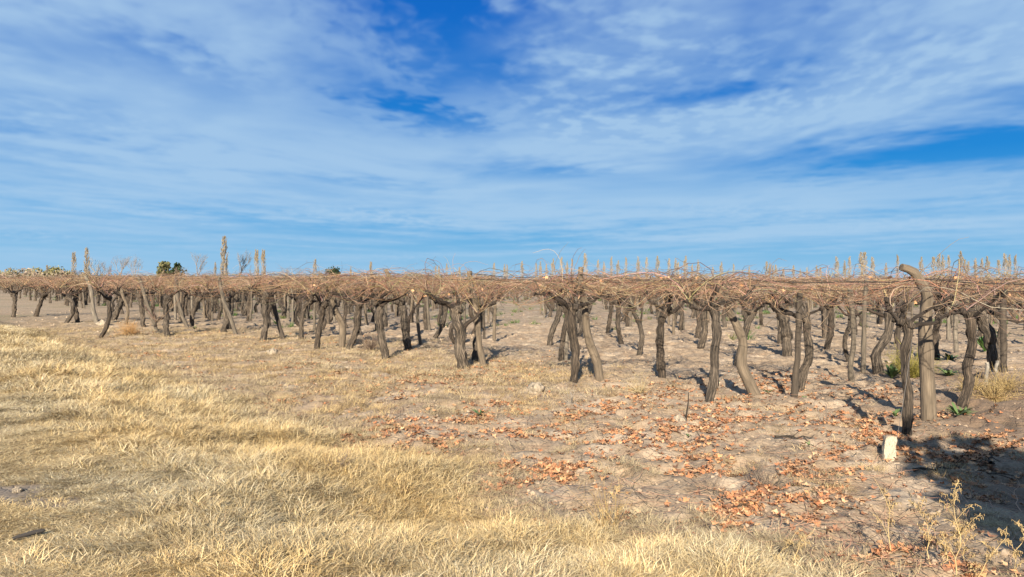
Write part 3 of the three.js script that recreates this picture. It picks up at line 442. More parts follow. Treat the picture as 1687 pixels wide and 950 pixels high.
{
  const tall = [], mat = [], thin = [], rng = rngOf(5);
  for (let k = 0; k < 560000; k++) {
    const d = 2.6 + 25 * rng() ** 1.7, x = (rng() * 2 - 1) * (0.71 * d + 0.6), keep = rng(), e = bankEdge(x, d), dist = Math.hypot(x, d);
    if (e > 10) continue;
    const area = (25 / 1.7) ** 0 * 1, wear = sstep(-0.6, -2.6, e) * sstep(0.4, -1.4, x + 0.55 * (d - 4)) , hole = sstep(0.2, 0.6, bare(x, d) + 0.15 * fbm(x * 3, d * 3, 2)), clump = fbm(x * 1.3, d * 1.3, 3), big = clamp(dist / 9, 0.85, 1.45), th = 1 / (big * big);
    const tone = 1 + 0.22 * fbm(x * 0.8 + 50, d * 0.8, 3), gold = clamp(0.5 + fbm(x * 0.35, d * 0.35 + 9, 2), 0, 1);
    const tint = [tone * lerp(0.98, 1.04, gold), tone * lerp(1.0, 0.96, gold), tone * lerp(1.06, 0.82, gold)];
    if (e < 0.45) {
      const on = sstep(0.45, -0.15, e + 0.35 * clump), lush = clamp((1 - wear) * (0.75 + 0.6 * clump), 0, 1);
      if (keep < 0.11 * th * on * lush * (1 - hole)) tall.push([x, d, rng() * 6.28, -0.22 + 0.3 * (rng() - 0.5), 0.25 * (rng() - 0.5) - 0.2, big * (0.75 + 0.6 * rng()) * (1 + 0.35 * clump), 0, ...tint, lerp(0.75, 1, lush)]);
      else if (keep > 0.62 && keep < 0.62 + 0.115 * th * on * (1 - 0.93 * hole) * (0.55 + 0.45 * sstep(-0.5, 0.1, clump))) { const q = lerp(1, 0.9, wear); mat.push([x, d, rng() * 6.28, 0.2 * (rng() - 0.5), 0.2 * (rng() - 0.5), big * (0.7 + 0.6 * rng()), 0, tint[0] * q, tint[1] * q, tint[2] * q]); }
    }
    const tg = thinGrass(x, d);
    if (tg > 0.03 && rng() < 0.10 * th * tg ** 1.25) thin.push([x, d, rng() * 6.28, 0.3 * (rng() - 0.5), 0.3 * (rng() - 0.5), big * (0.6 + 0.7 * rng()), 0, ...tint, 0.6 + 0.6 * rng()]);
  }
  console.log('tufts', tall.length, mat.length, thin.length);
  scatter('tall_dry_grass', 'pale straw grass leaning over on the low bank', 'grass', [1, 2, 3, 4, 5].map((s) => tuft(s, { blades: 95, len: 0.12, spread: 0.13, droop: 0.75, flat: 0.18, width: 0.0034, tones: straw, curl: 0.45 })), grassMat, tall);
  scatter('matted_grass', 'trampled straw grass lying flat in the foreground', 'grass', [6, 7, 8, 9].map((s) => tuft(s, { blades: 120, len: 0.068, spread: 0.14, droop: 0.35, width: 0.0034, flat: 0.84, curl: 0.7, tones: straw })), grassMat, mat);
  scatter('thin_grass', 'thin greyish dry grass on the soil before the vines', 'grass', [10, 11, 12, 13].map((s) => tuft(s, { blades: 44, len: 0.095, spread: 0.13, droop: 0.5, width: 0.0028, flat: 0.3, curl: 0.6, tones: ashy })), grassMat, thin);
}
const LEAF_ZONES = [[2.39, 9.37, 0.56, 1.25, 1], [2.25, 11.76, 0.66, 1.36, 0.6], [-0.35, 10, 0.49, 0.41, 0.9], [-0.94, 8.06, 0.52, 0.41, 0.8], [-1.39, 7.4, 0.23, 0.54, 0.7], [1, 10.11, 0.41, 1.01, 0.6], [0.5, 7.04, 0.4, 0.36, 0.9], [4.29, 8.91, 0.29, 0.64, 1.3], [4.82, 7.93, 0.59, 0.39, 0.7], [1.82, 5.98, 0.17, 0.26, 0.9], [2.57, 6.4, 0.48, 0.74, 0.35], [4.96, 13.64, 1.07, 0.83, 0.7], [-1.15, 14.02, 1.23, 2.17, 0.5], [1.11, 8.65, 0.42, 0.34, 0.5], [-1.67, 8.46, 0.41, 1.07, 0.4], [4.48, 9.89, 0.48, 0.62, 0.5], [5.84, 12.08, 0.6, 0.92, 0.5], [5.52, 9.86, 0.23, 0.42, 0.5], [4.66, 7.45, 0.52, 0.3, 0.35], [0.1, 7.22, 0.15, 0.33, 0.8], [1.94, 7.5, 0.31, 0.36, 0.4], [-4.24, 16.17, 0.52, 0.95, 0.5], [4.41, 12.67, 0.41, 0.58, 0.5], [2.89, 7.28, 0.24, 0.38, 0.5], [5.36, 8.25, 0.34, 0.23, 0.6], [4.2, 8.08, 0.27, 0.28, 0.5]];
{
  const rng = rngOf(21), spots = [];
  for (let k = 0; k < 260000; k++) {
    const d = 4.2 + 22 * rng() ** 1.5, x = (rng() * 2 - 1) * (0.71 * d + 0.6), e = bankEdge(x, d), keep = rng(); if (e < -0.2) continue;
    let w = 0.014 * (1 - sstep(6, 12, e)) * sstep(-0.35, 0.5, fbm(x * 1.1 + 70, d * 0.8, 3)); for (const [zx, zd, rx, rd, s] of LEAF_ZONES) { const a = (x - zx) * 0.6 + (d - zd) * 0.8, b = (x - zx) * 0.8 - (d - zd) * 0.6 + 0.12 * n2(x * 2.5, d * 2.5); w += s * 1.1 * Math.exp(-((a / (Math.max(rx, rd) + 0.1)) ** 2) - (b / (Math.min(rx, rd) * 0.62 + 0.05)) ** 2) * sstep(-0.35, 0.25, fbm(x * 2.2, d * 1.6 + 30, 3)); }
    w += 0.4 * sstep(0.3, 0.5, fbm((x * 0.86 + d * 0.5) * 0.35 + 11, (d * 0.86 - x * 0.5) * 1.5, 3)) * (1 - sstep(5, 11, e)) * sstep(0.2, 0.9, e);
    if (keep < w) spots.push([x, d, rng() * 6.28, (rng() - 0.5) * 0.9, (rng() - 0.5) * 0.9, 0.045 + 0.042 * rng(), 0.008 + 0.014 * rng(), leafTones[Math.floor(rng() * leafTones.length)], 0.8 + 0.4 * rng()]);
  }
  spots.sort((a, b) => Math.hypot(a[0], a[1]) - Math.hypot(b[0], b[1]));
  console.log('leaves', spots.length);
  const single = spots.filter((s) => inView(s[0], s[1], -0.1)).slice(0, 280), set = new Set(single);
  single.forEach((s, k) => {
    const m = top(mesh('fallen_leaf', leafGeos[k % 6], leafMats[leafTones.indexOf(s[7])]), 'fallen_leaf'); m.position.set(s[0], heightAt(s[0], s[1]) + s[6], Z(s[1])); m.rotation.set(s[3], s[2], s[4], 'YXZ'); m.scale.setScalar(s[5]);
    const right = s[0] > 1.5; tag(m, right ? 'curled brown vine leaf fallen on the near soil at the right' : 'curled brown vine leaf fallen on the near soil beside the bank', 'leaf', right ? 'fallen leaves on the near right soil' : 'fallen leaves beside the bank');
  });
  const white = new THREE.MeshStandardMaterial({ color: new THREE.Color(1, 1, 1), roughness: 0.95, side: THREE.DoubleSide });
  scatter('leaf_litter', 'rust-brown litter of fallen vine leaves under the vines', 'leaves', leafGeos, white, spots.filter((s) => !set.has(s)).map((s) => [...s.slice(0, 7), s[7].r * s[8], s[7].g * s[8], s[7].b * s[8]]));
}
{ // clods, pebbles and broken cane ends on the soil
  const rng = rngOf(33), clod = [], twig = [], cg = [1, 2, 3].map((s) => new Geo().blob(V(0, 0, 0), 1, rngOf(s), { rough: 0.6, sy: 0.6, rings: 4, sides: 6 }).build(true)), tg = [1, 2, 3].map((s) => { const r = rngOf(s), g = new Geo(); caneInto(g, V(0, 0.01, 0), r() * 6, r, { len: 0.55, rad: 0.004, layer: 0.02, rise: 0.02, step: 0.09 }); g.p.forEach((v, i) => { if (i % 3 === 1) g.p[i] = v * 0.12 + 0.004; }); return g.build(); });
  for (let k = 0; k < 75000; k++) {
    const d = 4.2 + 40 * rng() ** 1.5, x = (rng() * 2 - 1) * (0.71 * d + 0.6), e = bankEdge(x, d); if (e < 0) continue;
    const lump = sstep(-0.2, 0.5, fbm(x * 0.9 + 90, d * 0.9, 3)); const t = 0.75 + 0.35 * rng();
    if (rng() < 0.22 * (0.15 + lump)) clod.push([x, d, rng() * 6.28, rng(), rng(), (0.005 + 0.024 * rng() ** 3) * clamp(d / 12, 1, 2), 0, 0.42 * t, 0.32 * t, 0.225 * t]);
    else if (rng() < 0.22) twig.push([x, d, rng() * 6.28, 0.1 * (rng() - 0.5), 0.1 * (rng() - 0.5), 0.5 + rng(), 0.004, 1, 1, 1]);
  }
  console.log('clods', clod.length, twig.length);
  scatter('soil_clods', 'small dry clods and pebbles on the vineyard soil', 'clods', cg, new THREE.MeshStandardMaterial({ color: rgb(1, 1, 1), roughness: 1 }), clod);
  scatter('cane_litter', 'broken dry cane ends strewn on the soil', 'twigs', tg, caneMat, twig);
}
{ // weeds in the vineyard alleys
  const rng = rngOf(44), spots = [], geo = [1, 2, 3].map((s) => tuft(s + 60, { blades: 26, len: 0.16, spread: 0.1, droop: 0.3, width: 0.014, tones: greens, curl: 0.4 }));
  for (let k = 0; k < 60000; k++) { const d = 16 + 75 * rng() ** 1.2, x = (rng() * 2 - 1) * (0.71 * d), w = sstep(0.28, 0.5, fbm(x * 0.22 + 33, d * 0.13, 3)) * sstep(20, 42, d); if (across(x, d) > 7 && rng() < 0.2 * w) spots.push([x, d, rng() * 6.28, 0, 0, 0.8 + rng() * 0.9, 0, 0.8 + 0.5 * rng(), 0.9 + 0.3 * rng(), 0.8]); }
  console.log('weeds', spots.length);
  scatter('green_weeds', 'low green weeds growing in the alleys between vine rows', 'weeds', geo, grassMat, spots);
}
// single plants, stones and stakes
function put(o, name, x, d, label, category, group, sink = 0) { top(o, name); o.position.set(x, heightAt(x, d) - sink, Z(d)); return tag(o, label, category, group); }
function leafyPlant(x, d, size, seed, label, n = 14, tones = greens, name = 'green_weed', upright = 0.4) {
  const r = rngOf(seed), o = new THREE.Group(), mats = [tones[0], tones[1]].map((t) => new THREE.MeshStandardMaterial({ color: rgb(...t), roughness: 0.7, side: THREE.DoubleSide }));
  for (let k = 0; k < n; k++) { const az = r() * 6.28, L = size * (0.6 + 0.6 * r()), el = upright + r() * 0.7, out = V(Math.cos(az), 0, Math.sin(az)), side = V(-out.z, 0, out.x), pts = [0, 0.3, 0.6, 0.85, 1].map((t) => V(out.x * L * t * Math.cos(el), L * t * Math.sin(el) - L * 0.45 * t * t * 0.6 + 0.01, out.z * L * t * Math.cos(el))); mesh('leaf', new Geo().ribbon(pts, [0.08, 0.15, 0.18, 0.13, 0.02].map((w) => w * L), side, [1, 1, 1]).build(), mats[k % 2], o); }
  return put(o, name, x, d, label, category_of(name));
}
function category_of(n) { return n.includes('bush') ? 'bush' : n.includes('weed') ? 'weed' : 'plant'; }
leafyPlant(-0.42, 9.98, 0.17, 1, 'dark green thistle rosette alone on the bare near soil', 16, [[0.05, 0.12, 0.035], [0.07, 0.15, 0.04]], 'green_weed', 0.5);
leafyPlant(4.12, 11.95, 0.16, 2, 'green weed at the foot of the crooked bowed post', 10);
leafyPlant(4.55, 11.55, 0.13, 3, 'small green weed at the foot of the weathered grey post', 10);
leafyPlant(5.85, 9.75, 0.22, 4, 'spreading green weed right of the hooked post foot', 26);
leafyPlant(6.05, 9.95, 0.2, 5, 'second green weed against the mound right of the hooked post', 22);
leafyPlant(5.0, 9.7, 0.14, 6, 'green weed between the slender nearest vine and the hooked post', 14);
leafyPlant(2.05, 8.6, 0.09, 7, 'tiny green weed at the lower edge of the big leaf patch', 9);
leafyPlant(5.55, 8.6, 0.1, 8, 'tiny green weed below the hooked post on leaf litter', 9);
leafyPlant(3.2, 8.0, 0.08, 9, 'tiny green sprout left of the pale upright stone', 8);
leafyPlant(12.2, 19.2, 0.5, 10, 'tall bright green weed between mound vine and dark square post', 40, [[0.09, 0.19, 0.04], [0.12, 0.24, 0.05]], 'green_weed', 0.9);
leafyPlant(10.2, 17.3, 0.35, 11, 'low green weed patch behind the hooked post', 34);
leafyPlant(8.5, 14.5, 0.3, 12, 'flat green weed right of the hooked post, on darker soil', 26);
leafyPlant(7.2, 14.1, 0.34, 13, 'dark leafy bush left of the slender nearest vine', 40, [[0.055, 0.10, 0.03], [0.08, 0.13, 0.035]], 'low_bush', 0.8);
leafyPlant(-9.8, 31, 0.35, 14, 'green weed under the vines at the left third', 20);
leafyPlant(-11.5, 27, 0.25, 15, 'green weed at the foot of a pale leaning post', 14);
function wispyBush(x, d, size, seed, label, name, category, tones, n = 60, lean = 0.55, wid = 0.004) {
  const g = new Geo(), r = rngOf(seed);
  for (let k = 0; k < n; k++) { const az = r() * 6.28, L = size * (0.5 + 0.7 * r()), out = V(Math.cos(az), 0, Math.sin(az)), pts = [V(out.x * 0.05 * r(), -0.02, out.z * 0.05)]; let ang = 1.5 - r() * lean * 2, p = pts[0]; for (let i = 0; i < 5; i++) { p = p.clone().add(V(out.x * Math.cos(ang), Math.sin(ang), out.z * Math.cos(ang)).multiplyScalar(L / 5)); p.x += (r() - 0.5) * 0.06 * L; p.z += (r() - 0.5) * 0.06 * L; pts.push(p); ang -= (r() - 0.35) * 0.35; if (r() < 0.5) { const q = p.clone().add(V((r() - 0.5), (r() - 0.1), (r() - 0.5)).multiplyScalar(L * 0.3)); g.tube([p, q], [wid * 0.35, wid * 0.2], 3, { col: tones[k % tones.length], cap: false }); } } g.tube(pts, pts.map((_, i) => wid * 0.5 * (1 - i / 7)), 3, { col: tones[Math.floor(r() * tones.length)], cap: false }); }
  const o = new THREE.Group(); mesh('stems', g.build(), caneMat, o).userData.kind = 'stuff'; return put(o, name, x, d, label, category);
}
wispyBush(7.75, 14.5, 0.62, 1, 'yellow-green wispy bush behind the slender nearest vine', 'wispy_bush', 'bush', [[0.34, 0.29, 0.05], [0.26, 0.24, 0.045], [0.42, 0.36, 0.09]], 320, 0.5, 0.008);
wispyBush(2.06, 11.9, 0.36, 2, 'tuft of arching straw grass below the split bark vine', 'grass_tuft', 'grass tuft', straw, 70, 0.6, 0.006);
wispyBush(0.86, 10.83, 0.32, 3, 'pale leafless twiggy weed before the central front vine', 'twiggy_weed', 'weed', [[0.5, 0.44, 0.36], [0.42, 0.36, 0.29]], 16, 0.4, 0.007);
wispyBush(0.69, 5.31, 0.42, 4, 'tall thin dry grass stalks at the edge of the bank', 'grass_tuft', 'grass tuft', [[0.50, 0.36, 0.16], [0.42, 0.28, 0.12]], 34, 0.18, 0.004);
wispyBush(2.25, 6.59, 0.26, 5, 'dead grey-brown shrublet on the near soil', 'dead_shrub', 'shrub', [[0.26, 0.2, 0.15], [0.2, 0.15, 0.11]], 60, 0.7, 0.006);
wispyBush(1.72, 6.4, 0.2, 6, 'small dead shrublet left of the grey-brown one', 'dead_shrub', 'shrub', [[0.24, 0.19, 0.15], [0.3, 0.22, 0.15]], 36, 0.8, 0.005);
wispyBush(2.75, 6.75, 0.24, 7, 'dead shrublet with brown leaves caught in it, near the shaded ditch', 'dead_shrub', 'shrub', [[0.28, 0.18, 0.11], [0.2, 0.14, 0.1]], 50, 0.7, 0.006);
wispyBush(-3.64, 19.2, 0.4, 8, 'dark dead shrub behind the straight front vine', 'dead_shrub', 'shrub', [[0.2, 0.14, 0.1], [0.16, 0.11, 0.08]], 90, 0.6, 0.01);
wispyBush(-1.45, 6.2, 0.16, 9, 'dark dead tuft at a gap in the bank grass', 'dead_shrub', 'shrub', [[0.26, 0.2, 0.16], [0.2, 0.16, 0.13]], 70, 0.9, 0.005);
wispyBush(-12.5, 24.4, 0.5, 10, 'rusty dry grass clump before the left vines', 'grass_tuft', 'grass tuft', [[0.50, 0.28, 0.11], [0.44, 0.25, 0.11], [0.56, 0.36, 0.16]], 260, 0.9, 0.01);
wispyBush(3.9, 9.3, 0.3, 11, 'grey leafless stems left of the slender nearest vine', 'twiggy_weed', 'weed', [[0.36, 0.3, 0.24]], 18, 0.25, 0.006);
[[7.3, 11.0], [6.95, 10.75], [7.75, 10.9], [8.15, 11.1], [7.5, 10.4], [8.5, 10.9], [7.0, 11.3], [8.0, 10.4], [8.9, 11.2]].forEach(([x, d], k) => wispyBush(x, d, 0.34, 40 + k, 'straw grass clump covering the mound at the right edge', 'grass_tuft', 'grass tuft', [[0.56, 0.42, 0.19], [0.48, 0.35, 0.15], [0.40, 0.28, 0.13]], 190, 0.85, 0.007).userData.group = 'straw clumps on the mound');
// tall seed stalks in front
function stalk(x, d, h, lean, seed, label, side = 9) {
  const r = rngOf(seed), o = new THREE.Group(), tones = [[0.55, 0.41, 0.20], [0.48, 0.34, 0.155], [0.38, 0.26, 0.12]], m = [], g = new Geo();
  for (let i = 0; i <= 8; i++) { const t = i / 8; m.push(V(lean * t * t * h + 0.015 * n2(seed, t * 4), h * t - 0.03, 0.06 * n2(seed + 5, t * 2))); }
  g.tube(m, m.map((_, i) => 0.0034 * (1 - i / 11)), 5, { col: tones[0], cap: false }); mesh('stem', g.build(), caneMat, o);
  for (let k = 0; k < side; k++) {
    const b = new Geo(), t = 0.3 + 0.65 * k / side, p = m[Math.min(7, Math.floor(t * 8))], az = r() * 6.28, L = h * (0.16 + 0.2 * r()) * (1.2 - t * 0.6), pts = []; for (let i = 0; i <= 6; i++) { const s = i / 6; pts.push(V(p.x + Math.cos(az) * L * s * 0.6, p.y + L * s * (1 - 0.35 * s * s), p.z + Math.sin(az) * L * s * 0.6)); }
    b.tube(pts, pts.map(() => 0.0022), 3, { col: tones[k % 3], cap: false });
    for (let i = 1; i < 14; i++) { const q = pts[Math.min(6, 2 + Math.floor(i * 5 / 14))], a = r() * 6.28, e = q.clone().add(V(Math.cos(a) * 0.022, (r() - 0.4) * 0.03, Math.sin(a) * 0.022)), f = e.clone().add(V(0, -0.012, 0.004)); b.tube([q, e, f], [0.0016, 0.0022, 0.0014], 3, { col: tones[(i + k) % 3], cap: false }); }
    mesh('side_branch', b.build(), caneMat, o);
  }
  return put(o, 'seed_stalk', x, d, label, 'weed stalk', 'tall dry seed stalks at the lower right');
}
stalk(2.74, 4.58, 0.62, 0.02, 1, 'tallest dry seed stalk standing upright at the lower right', 13);
stalk(2.83, 4.5, 0.42, 0.45, 2, 'dry seed stalk leaning right beside the tallest stalk', 9);
stalk(2.70, 4.62, 0.34, 0.3, 3, 'short branching stalk at the foot of the tallest stalk', 8);
stalk(2.66, 4.7, 0.5, -0.28, 4, 'dry seed stalk leaning left beside the tallest stalk', 8);
stalk(2.5, 4.85, 0.55, -0.25, 5, 'thin dry stalk leaning left towards the pale upright stone', 6);
stalk(1.66, 4.62, 0.32, 0.45, 6, 'slanting dry stalk left of the seed stalk group', 3);
stalk(1.75, 4.66, 0.3, 0.6, 7, 'second slanting dry stalk left of the seed stalk group', 3);
stalk(3.05, 4.52, 0.4, 0.35, 8, 'dry seed stalk close to the lower right corner', 7);
stalk(2.9, 4.75, 0.36, -0.15, 9, 'short dry stalk right of the tallest stalk', 7);
stalk(0.73, 5.25, 0.45, 0.05, 10, 'slim dry stalk among grass stalks on the bank edge', 4);
const stoneMap = dataTexture(256, (u, v) => { const l = 0.8 + 0.15 * tile(u, v, 14, 14, 4, 1) - 0.3 * sstep(0.35, 0.6, tile(u, v, 9, 9, 3, 14)); return [l, l * 0.985, l * 0.96]; }, true), stoneBump = dataTexture(256, (u, v) => [0.5 + 0.4 * tile(u, v, 16, 16, 4, 2)]);
const stoneMat = new THREE.MeshStandardMaterial({ color: rgb(0.80, 0.71, 0.575), map: stoneMap, bumpMap: stoneBump, bumpScale: 0.008, roughness: 0.95 });
const rockMat = new THREE.MeshStandardMaterial({ color: rgb(0.60, 0.51, 0.40), map: stoneMap, bumpMap: stoneBump, bumpScale: 0.02, roughness: 0.95 });
function slab(w, h, t, seed) { const g = new THREE.BoxGeometry(w, h, t, 7, 10, 4), p = g.attributes.position, v = V(); for (let i = 0; i < p.count; i++) { v.fromBufferAttribute(p, i); const k = 1 - 0.12 * (Math.abs(v.x / w) * 2) ** 6 * (v.y > 0 ? 1 : 0.3), n = n3(v.x * 11 + seed, v.y * 11, v.z * 11) * 0.012 + n3(v.x * 28, v.y * 28 + seed, v.z * 28) * 0.005; v.x = v.x * k + n; v.y = v.y * (1 - 0.06 * (Math.abs(v.x / w) * 2) ** 4) + n3(v.x * 9, seed, v.z * 9) * 0.012; v.z += n; p.setXYZ(i, v.x, v.y + h / 2, v.z); } g.computeVertexNormals(); return g; }
{ const s = mesh('marker_stone', slab(0.125, 0.3, 0.09, 3), stoneMat); put(s, 'marker_stone', 3.93, 7.75, 'pale rough upright marker stone leaning at the edge of the shade', 'stone', null, 0.05); s.rotation.set(-0.12, -0.2, -0.1); }
[[0.38, 11.87, 0.13, 'whitish rock alone on the soil left of the central front vine'], [2.17, 9.6, 0.1, 'small white rock with a stick in it, left of the big leaf patch'], [-16.3, 29.7, 0.22, 'pale rock before the far left vines'], [-5.78, 18.0, 0.13, 'pale rock in the dry grass before the narrow dark vine'], [-3.55, 5.35, 0.035, 'tiny pale pebble at the left edge']].forEach(([x, d, r, label], k) => { const m = mesh('rock', new Geo().blob(V(0, 0, 0), r, rngOf(70 + k), { rough: 0.3, sy: 0.8, rings: 9, sides: 12 }).build(), rockMat); put(m, 'rock', x, d, label, 'rock', 'pale rocks', -r * 0.3); });
{ const g = new Geo().tube([V(0, -0.05, 0), V(0.01, 0.12, 0), V(0.03, 0.3, 0.02), V(0.03, 0.42, 0.02)], [0.011, 0.011, 0.008, 0.005], 6, { disp: barkLumps(3, 0.2) }).build(); put(mesh('stick', g, armBark), 'stick', 2.25, 9.62, 'thin dark stick standing beside the small white rock', 'stick'); }
[[7.68, 12.05, 0.34, 'left one of two short white stakes on the mound'], [7.86, 12.1, 0.3, 'right one of two short white stakes on the mound']].forEach(([x, d, h, label], k) => put(mesh('white_stake', postGeo([[0, 0], [0.01, h * 0.5], [0.015, h + 0.1]], 0.03, 0.027, 60 + k), new THREE.MeshStandardMaterial({ color: rgb(0.62, 0.57, 0.5), map: postMap, roughness: 0.9 })), 'white_stake', x, d, label, 'stake', 'white stakes on the mound'));
{ const m = mesh('dark_stick', new Geo().tube([V(-0.065, 0.01, 0.045), V(-0.03, 0.018, 0.018), V(0.012, 0.024, -0.012), V(0.05, 0.026, -0.04), V(0.066, 0.03, -0.046)], [0.007, 0.011, 0.015, 0.013, 0.006], 8, { disp: barkLumps(8, 0.35) }).build(), new THREE.MeshStandardMaterial({ color: rgb(0.035, 0.03, 0.028), roughness: 0.9 })); put(m, 'dark_stick', -2.83, 4.36, 'short charred stick lying in the trampled grass at lower left', 'stick', null, -0.03); }
[[4.1, 7.2, 0.5, 0.4, 'forked dead branch lying left of the shaded ditch'], [4.55, 7.35, 0.7, -0.5, 'long dead branch lying on leaf litter above the shaded ditch'], [4.9, 7.6, 0.5, 0.9, 'dead branch on leaf litter at the right edge'], [3.2, 8.4, 0.45, 0.1, 'thin dark dead branch left of the pale upright stone']].forEach(([x, d, L, a, label], k) => { const r = rngOf(120 + k), g = new Geo(), m = []; for (let i = 0; i <= 7; i++) m.push(V((i / 7 - 0.5) * L, 0.03 + 0.03 * n2(k, i * 0.6), 0.06 * n2(k + 4, i * 0.5))); g.tube(m, m.map((_, i) => 0.013 * (1 - i / 10)), 7, { disp: barkLumps(k, 0.3) }); for (let b = 0; b < 4; b++) spurInto(g, m[2 + b], r, 0.2, 0.005); const o = mesh('dead_branch', g.build(), bark[1]); put(o, 'dead_branch', x, d, label, 'branch', 'dead branches on the litter'); o.rotation.y = a; });
{ // slack wire hanging from the slender vine to the marker stone
  const a = V(4.74, 1.25, -8.8), b = V(4.12, 0.02, -8.0), pts = []; for (let i = 0; i <= 10; i++) { const t = i / 10; pts.push(a.clone().lerp(b, t).add(V(0, -0.12 * 4 * t * (1 - t), 0))); } const w = top(mesh('slack_wire', new Geo().tube(pts, pts.map(() => 0.0025), 4, {}).build(), new THREE.MeshStandardMaterial({ color: rgb(0.24, 0.22, 0.2), roughness: 0.6, metalness: 0.5 })), 'slack_wire'); tag(w, 'slack thin wire hanging from the slender nearest vine to the ground', 'wire'); }

// ---------- trees beyond the vineyard ----------
const farBark = new THREE.MeshStandardMaterial({ color: rgb(0.38, 0.32, 0.26), roughness: 1 });
const leafMat = new THREE.MeshPhysicalMaterial({ color: rgb(1, 1, 1), vertexColors: true, roughness: 0.9, side: THREE.DoubleSide, transmission: 0.3, thickness: 0, specularIntensity: 0.3 });
function flake(g, p, s, r, col) { const a = V(r() - 0.5, r() - 0.5, r() - 0.5).normalize(), b = V(r() - 0.5, r() - 0.5, r() - 0.5).cross(a).normalize(), f = g.p.length / 3; for (const [i, j] of [[-1, -0.6], [1, -0.6], [0.7, 0.8], [-0.7, 0.8]]) g.vert(p.x + (a.x * i + b.x * j) * s, p.y + (a.y * i + b.y * j) * s, p.z + (a.z * i + b.z * j) * s, 0, 0, col); g.i.push(f, f + 1, f + 2, f, f + 2, f + 3); }
function sliver(g, p, dir, len, wid, r, col) { const s = V(r() - 0.5, 0, r() - 0.5).normalize().multiplyScalar(wid / 2), f = g.p.length / 3, e = p.clone().addScaledVector(dir, len), m = p.clone().addScaledVector(dir, len * 0.45); g.vert(p.x, p.y, p.z, 0, 0, col); g.vert(m.x - s.x, m.y, m.z - s.z, 0, 0, col); g.vert(m.x + s.x, m.y, m.z + s.z, 0, 0, col); g.vert(e.x, e.y, e.z, 0, 0, col); g.i.push(f, f + 1, f + 2, f + 1, f + 3, f + 2); }
function poplar(seed, leafy, width = 0.075) { // 1 high
  const r = rngOf(seed), o = new THREE.Group(), t = new Geo(), b = new Geo(), l = new Geo();
  t.tube([V(0, -0.02, 0), V(0.004, 0.3, 0), V(0, 0.7, 0), V(0, 0.97, 0)], [0.012, 0.009, 0.005, 0.001], 6, { cap: false });
  const tones = [[0.42, 0.31, 0.15], [0.48, 0.37, 0.19], [0.36, 0.27, 0.15], [0.40, 0.34, 0.24]];
  for (let k = 0; k < 95; k++) { const y = 0.12 + 0.82 * r(), az = r() * 6.28, w = width * (0.55 + 0.6 * r()) * Math.sin(Math.PI * Math.min(1, 0.18 + y * 0.82)) ** 0.7, L = 0.1 + 0.16 * r() * (1.15 - y), p = [V(0, y, 0), V(Math.cos(az) * w * 0.55, y + L * 0.4, Math.sin(az) * w * 0.55), V(Math.cos(az) * w * 0.85, Math.min(1.02, y + L), Math.sin(az) * w * 0.85)]; b.tube(p, [0.0035, 0.0025, 0.001], 3, { cap: false }); for (let i = 0; i < leafy; i++) { const q = p[1].clone().lerp(p[2], r() * 1.1 - 0.2); q.x += (r() - 0.5) * 0.02; q.z += (r() - 0.5) * 0.02; sliver(l, q, V((r() - 0.5) * 0.5, 1, (r() - 0.5) * 0.5).normalize(), 0.03 + 0.035 * r(), 0.006 + 0.004 * r(), r, tones[Math.floor(r() * 4)]); } }
  mesh('trunk', t.build(), farBark, o); mesh('branches', b.build(), farBark, o).userData.kind = 'stuff'; mesh('crown', l.build(true), leafMat, o); return o;
}
const poplars = [poplar(1, 6, 0.11), poplar(2, 5, 0.09), poplar(3, 7, 0.13), poplar(4, 4, 0.09), poplar(5, 8, 0.10), poplar(6, 10, 0.10)];
const at = (px, dist) => (px - 843.5) / 1227 * dist;
function plantPoplar(px, topY, dist, k, label, group) { const x = at(px, dist), horizon = 464 + (px - 843) * 0.0035, h = 1.8 + (horizon - topY) / 1227 * dist, o = poplars[k].clone(); top(o, 'poplar_tree'); o.position.set(x, heightAt(x, dist), Z(dist)); o.rotation.y = px * 1.7; o.scale.set(h * 1.0, h, h * 1.0); tag(o, label, 'poplar', group); }
// single poplars at the left
[[122, 416, 210, 4, 'narrow tan poplar left of the fuller tan one, among left trees'], [143, 410, 200, 5, 'full tan poplar among the bare trees at the left'], [370, 392, 190, 5, 'tallest poplar, tan and slender, at the left quarter'], [355, 433, 230, 1, 'short thin poplar just left of the tallest poplar'], [423, 412, 215, 4, 'left one of a close pair of tan poplars'], [434, 412, 215, 4, 'right one of a close pair of tan poplars'], [519, 428, 240, 0, 'lone slim poplar left of the round dark green tree'], [611, 431, 240, 4, 'lone tan poplar right of the round dark green tree'], [578, 440, 260, 1, 'tiny thin poplar right beside the round dark green tree'], [78, 438, 240, 2, 'small pale poplar near the left edge']].forEach((a) => plantPoplar(...a, 'poplars at the left'));
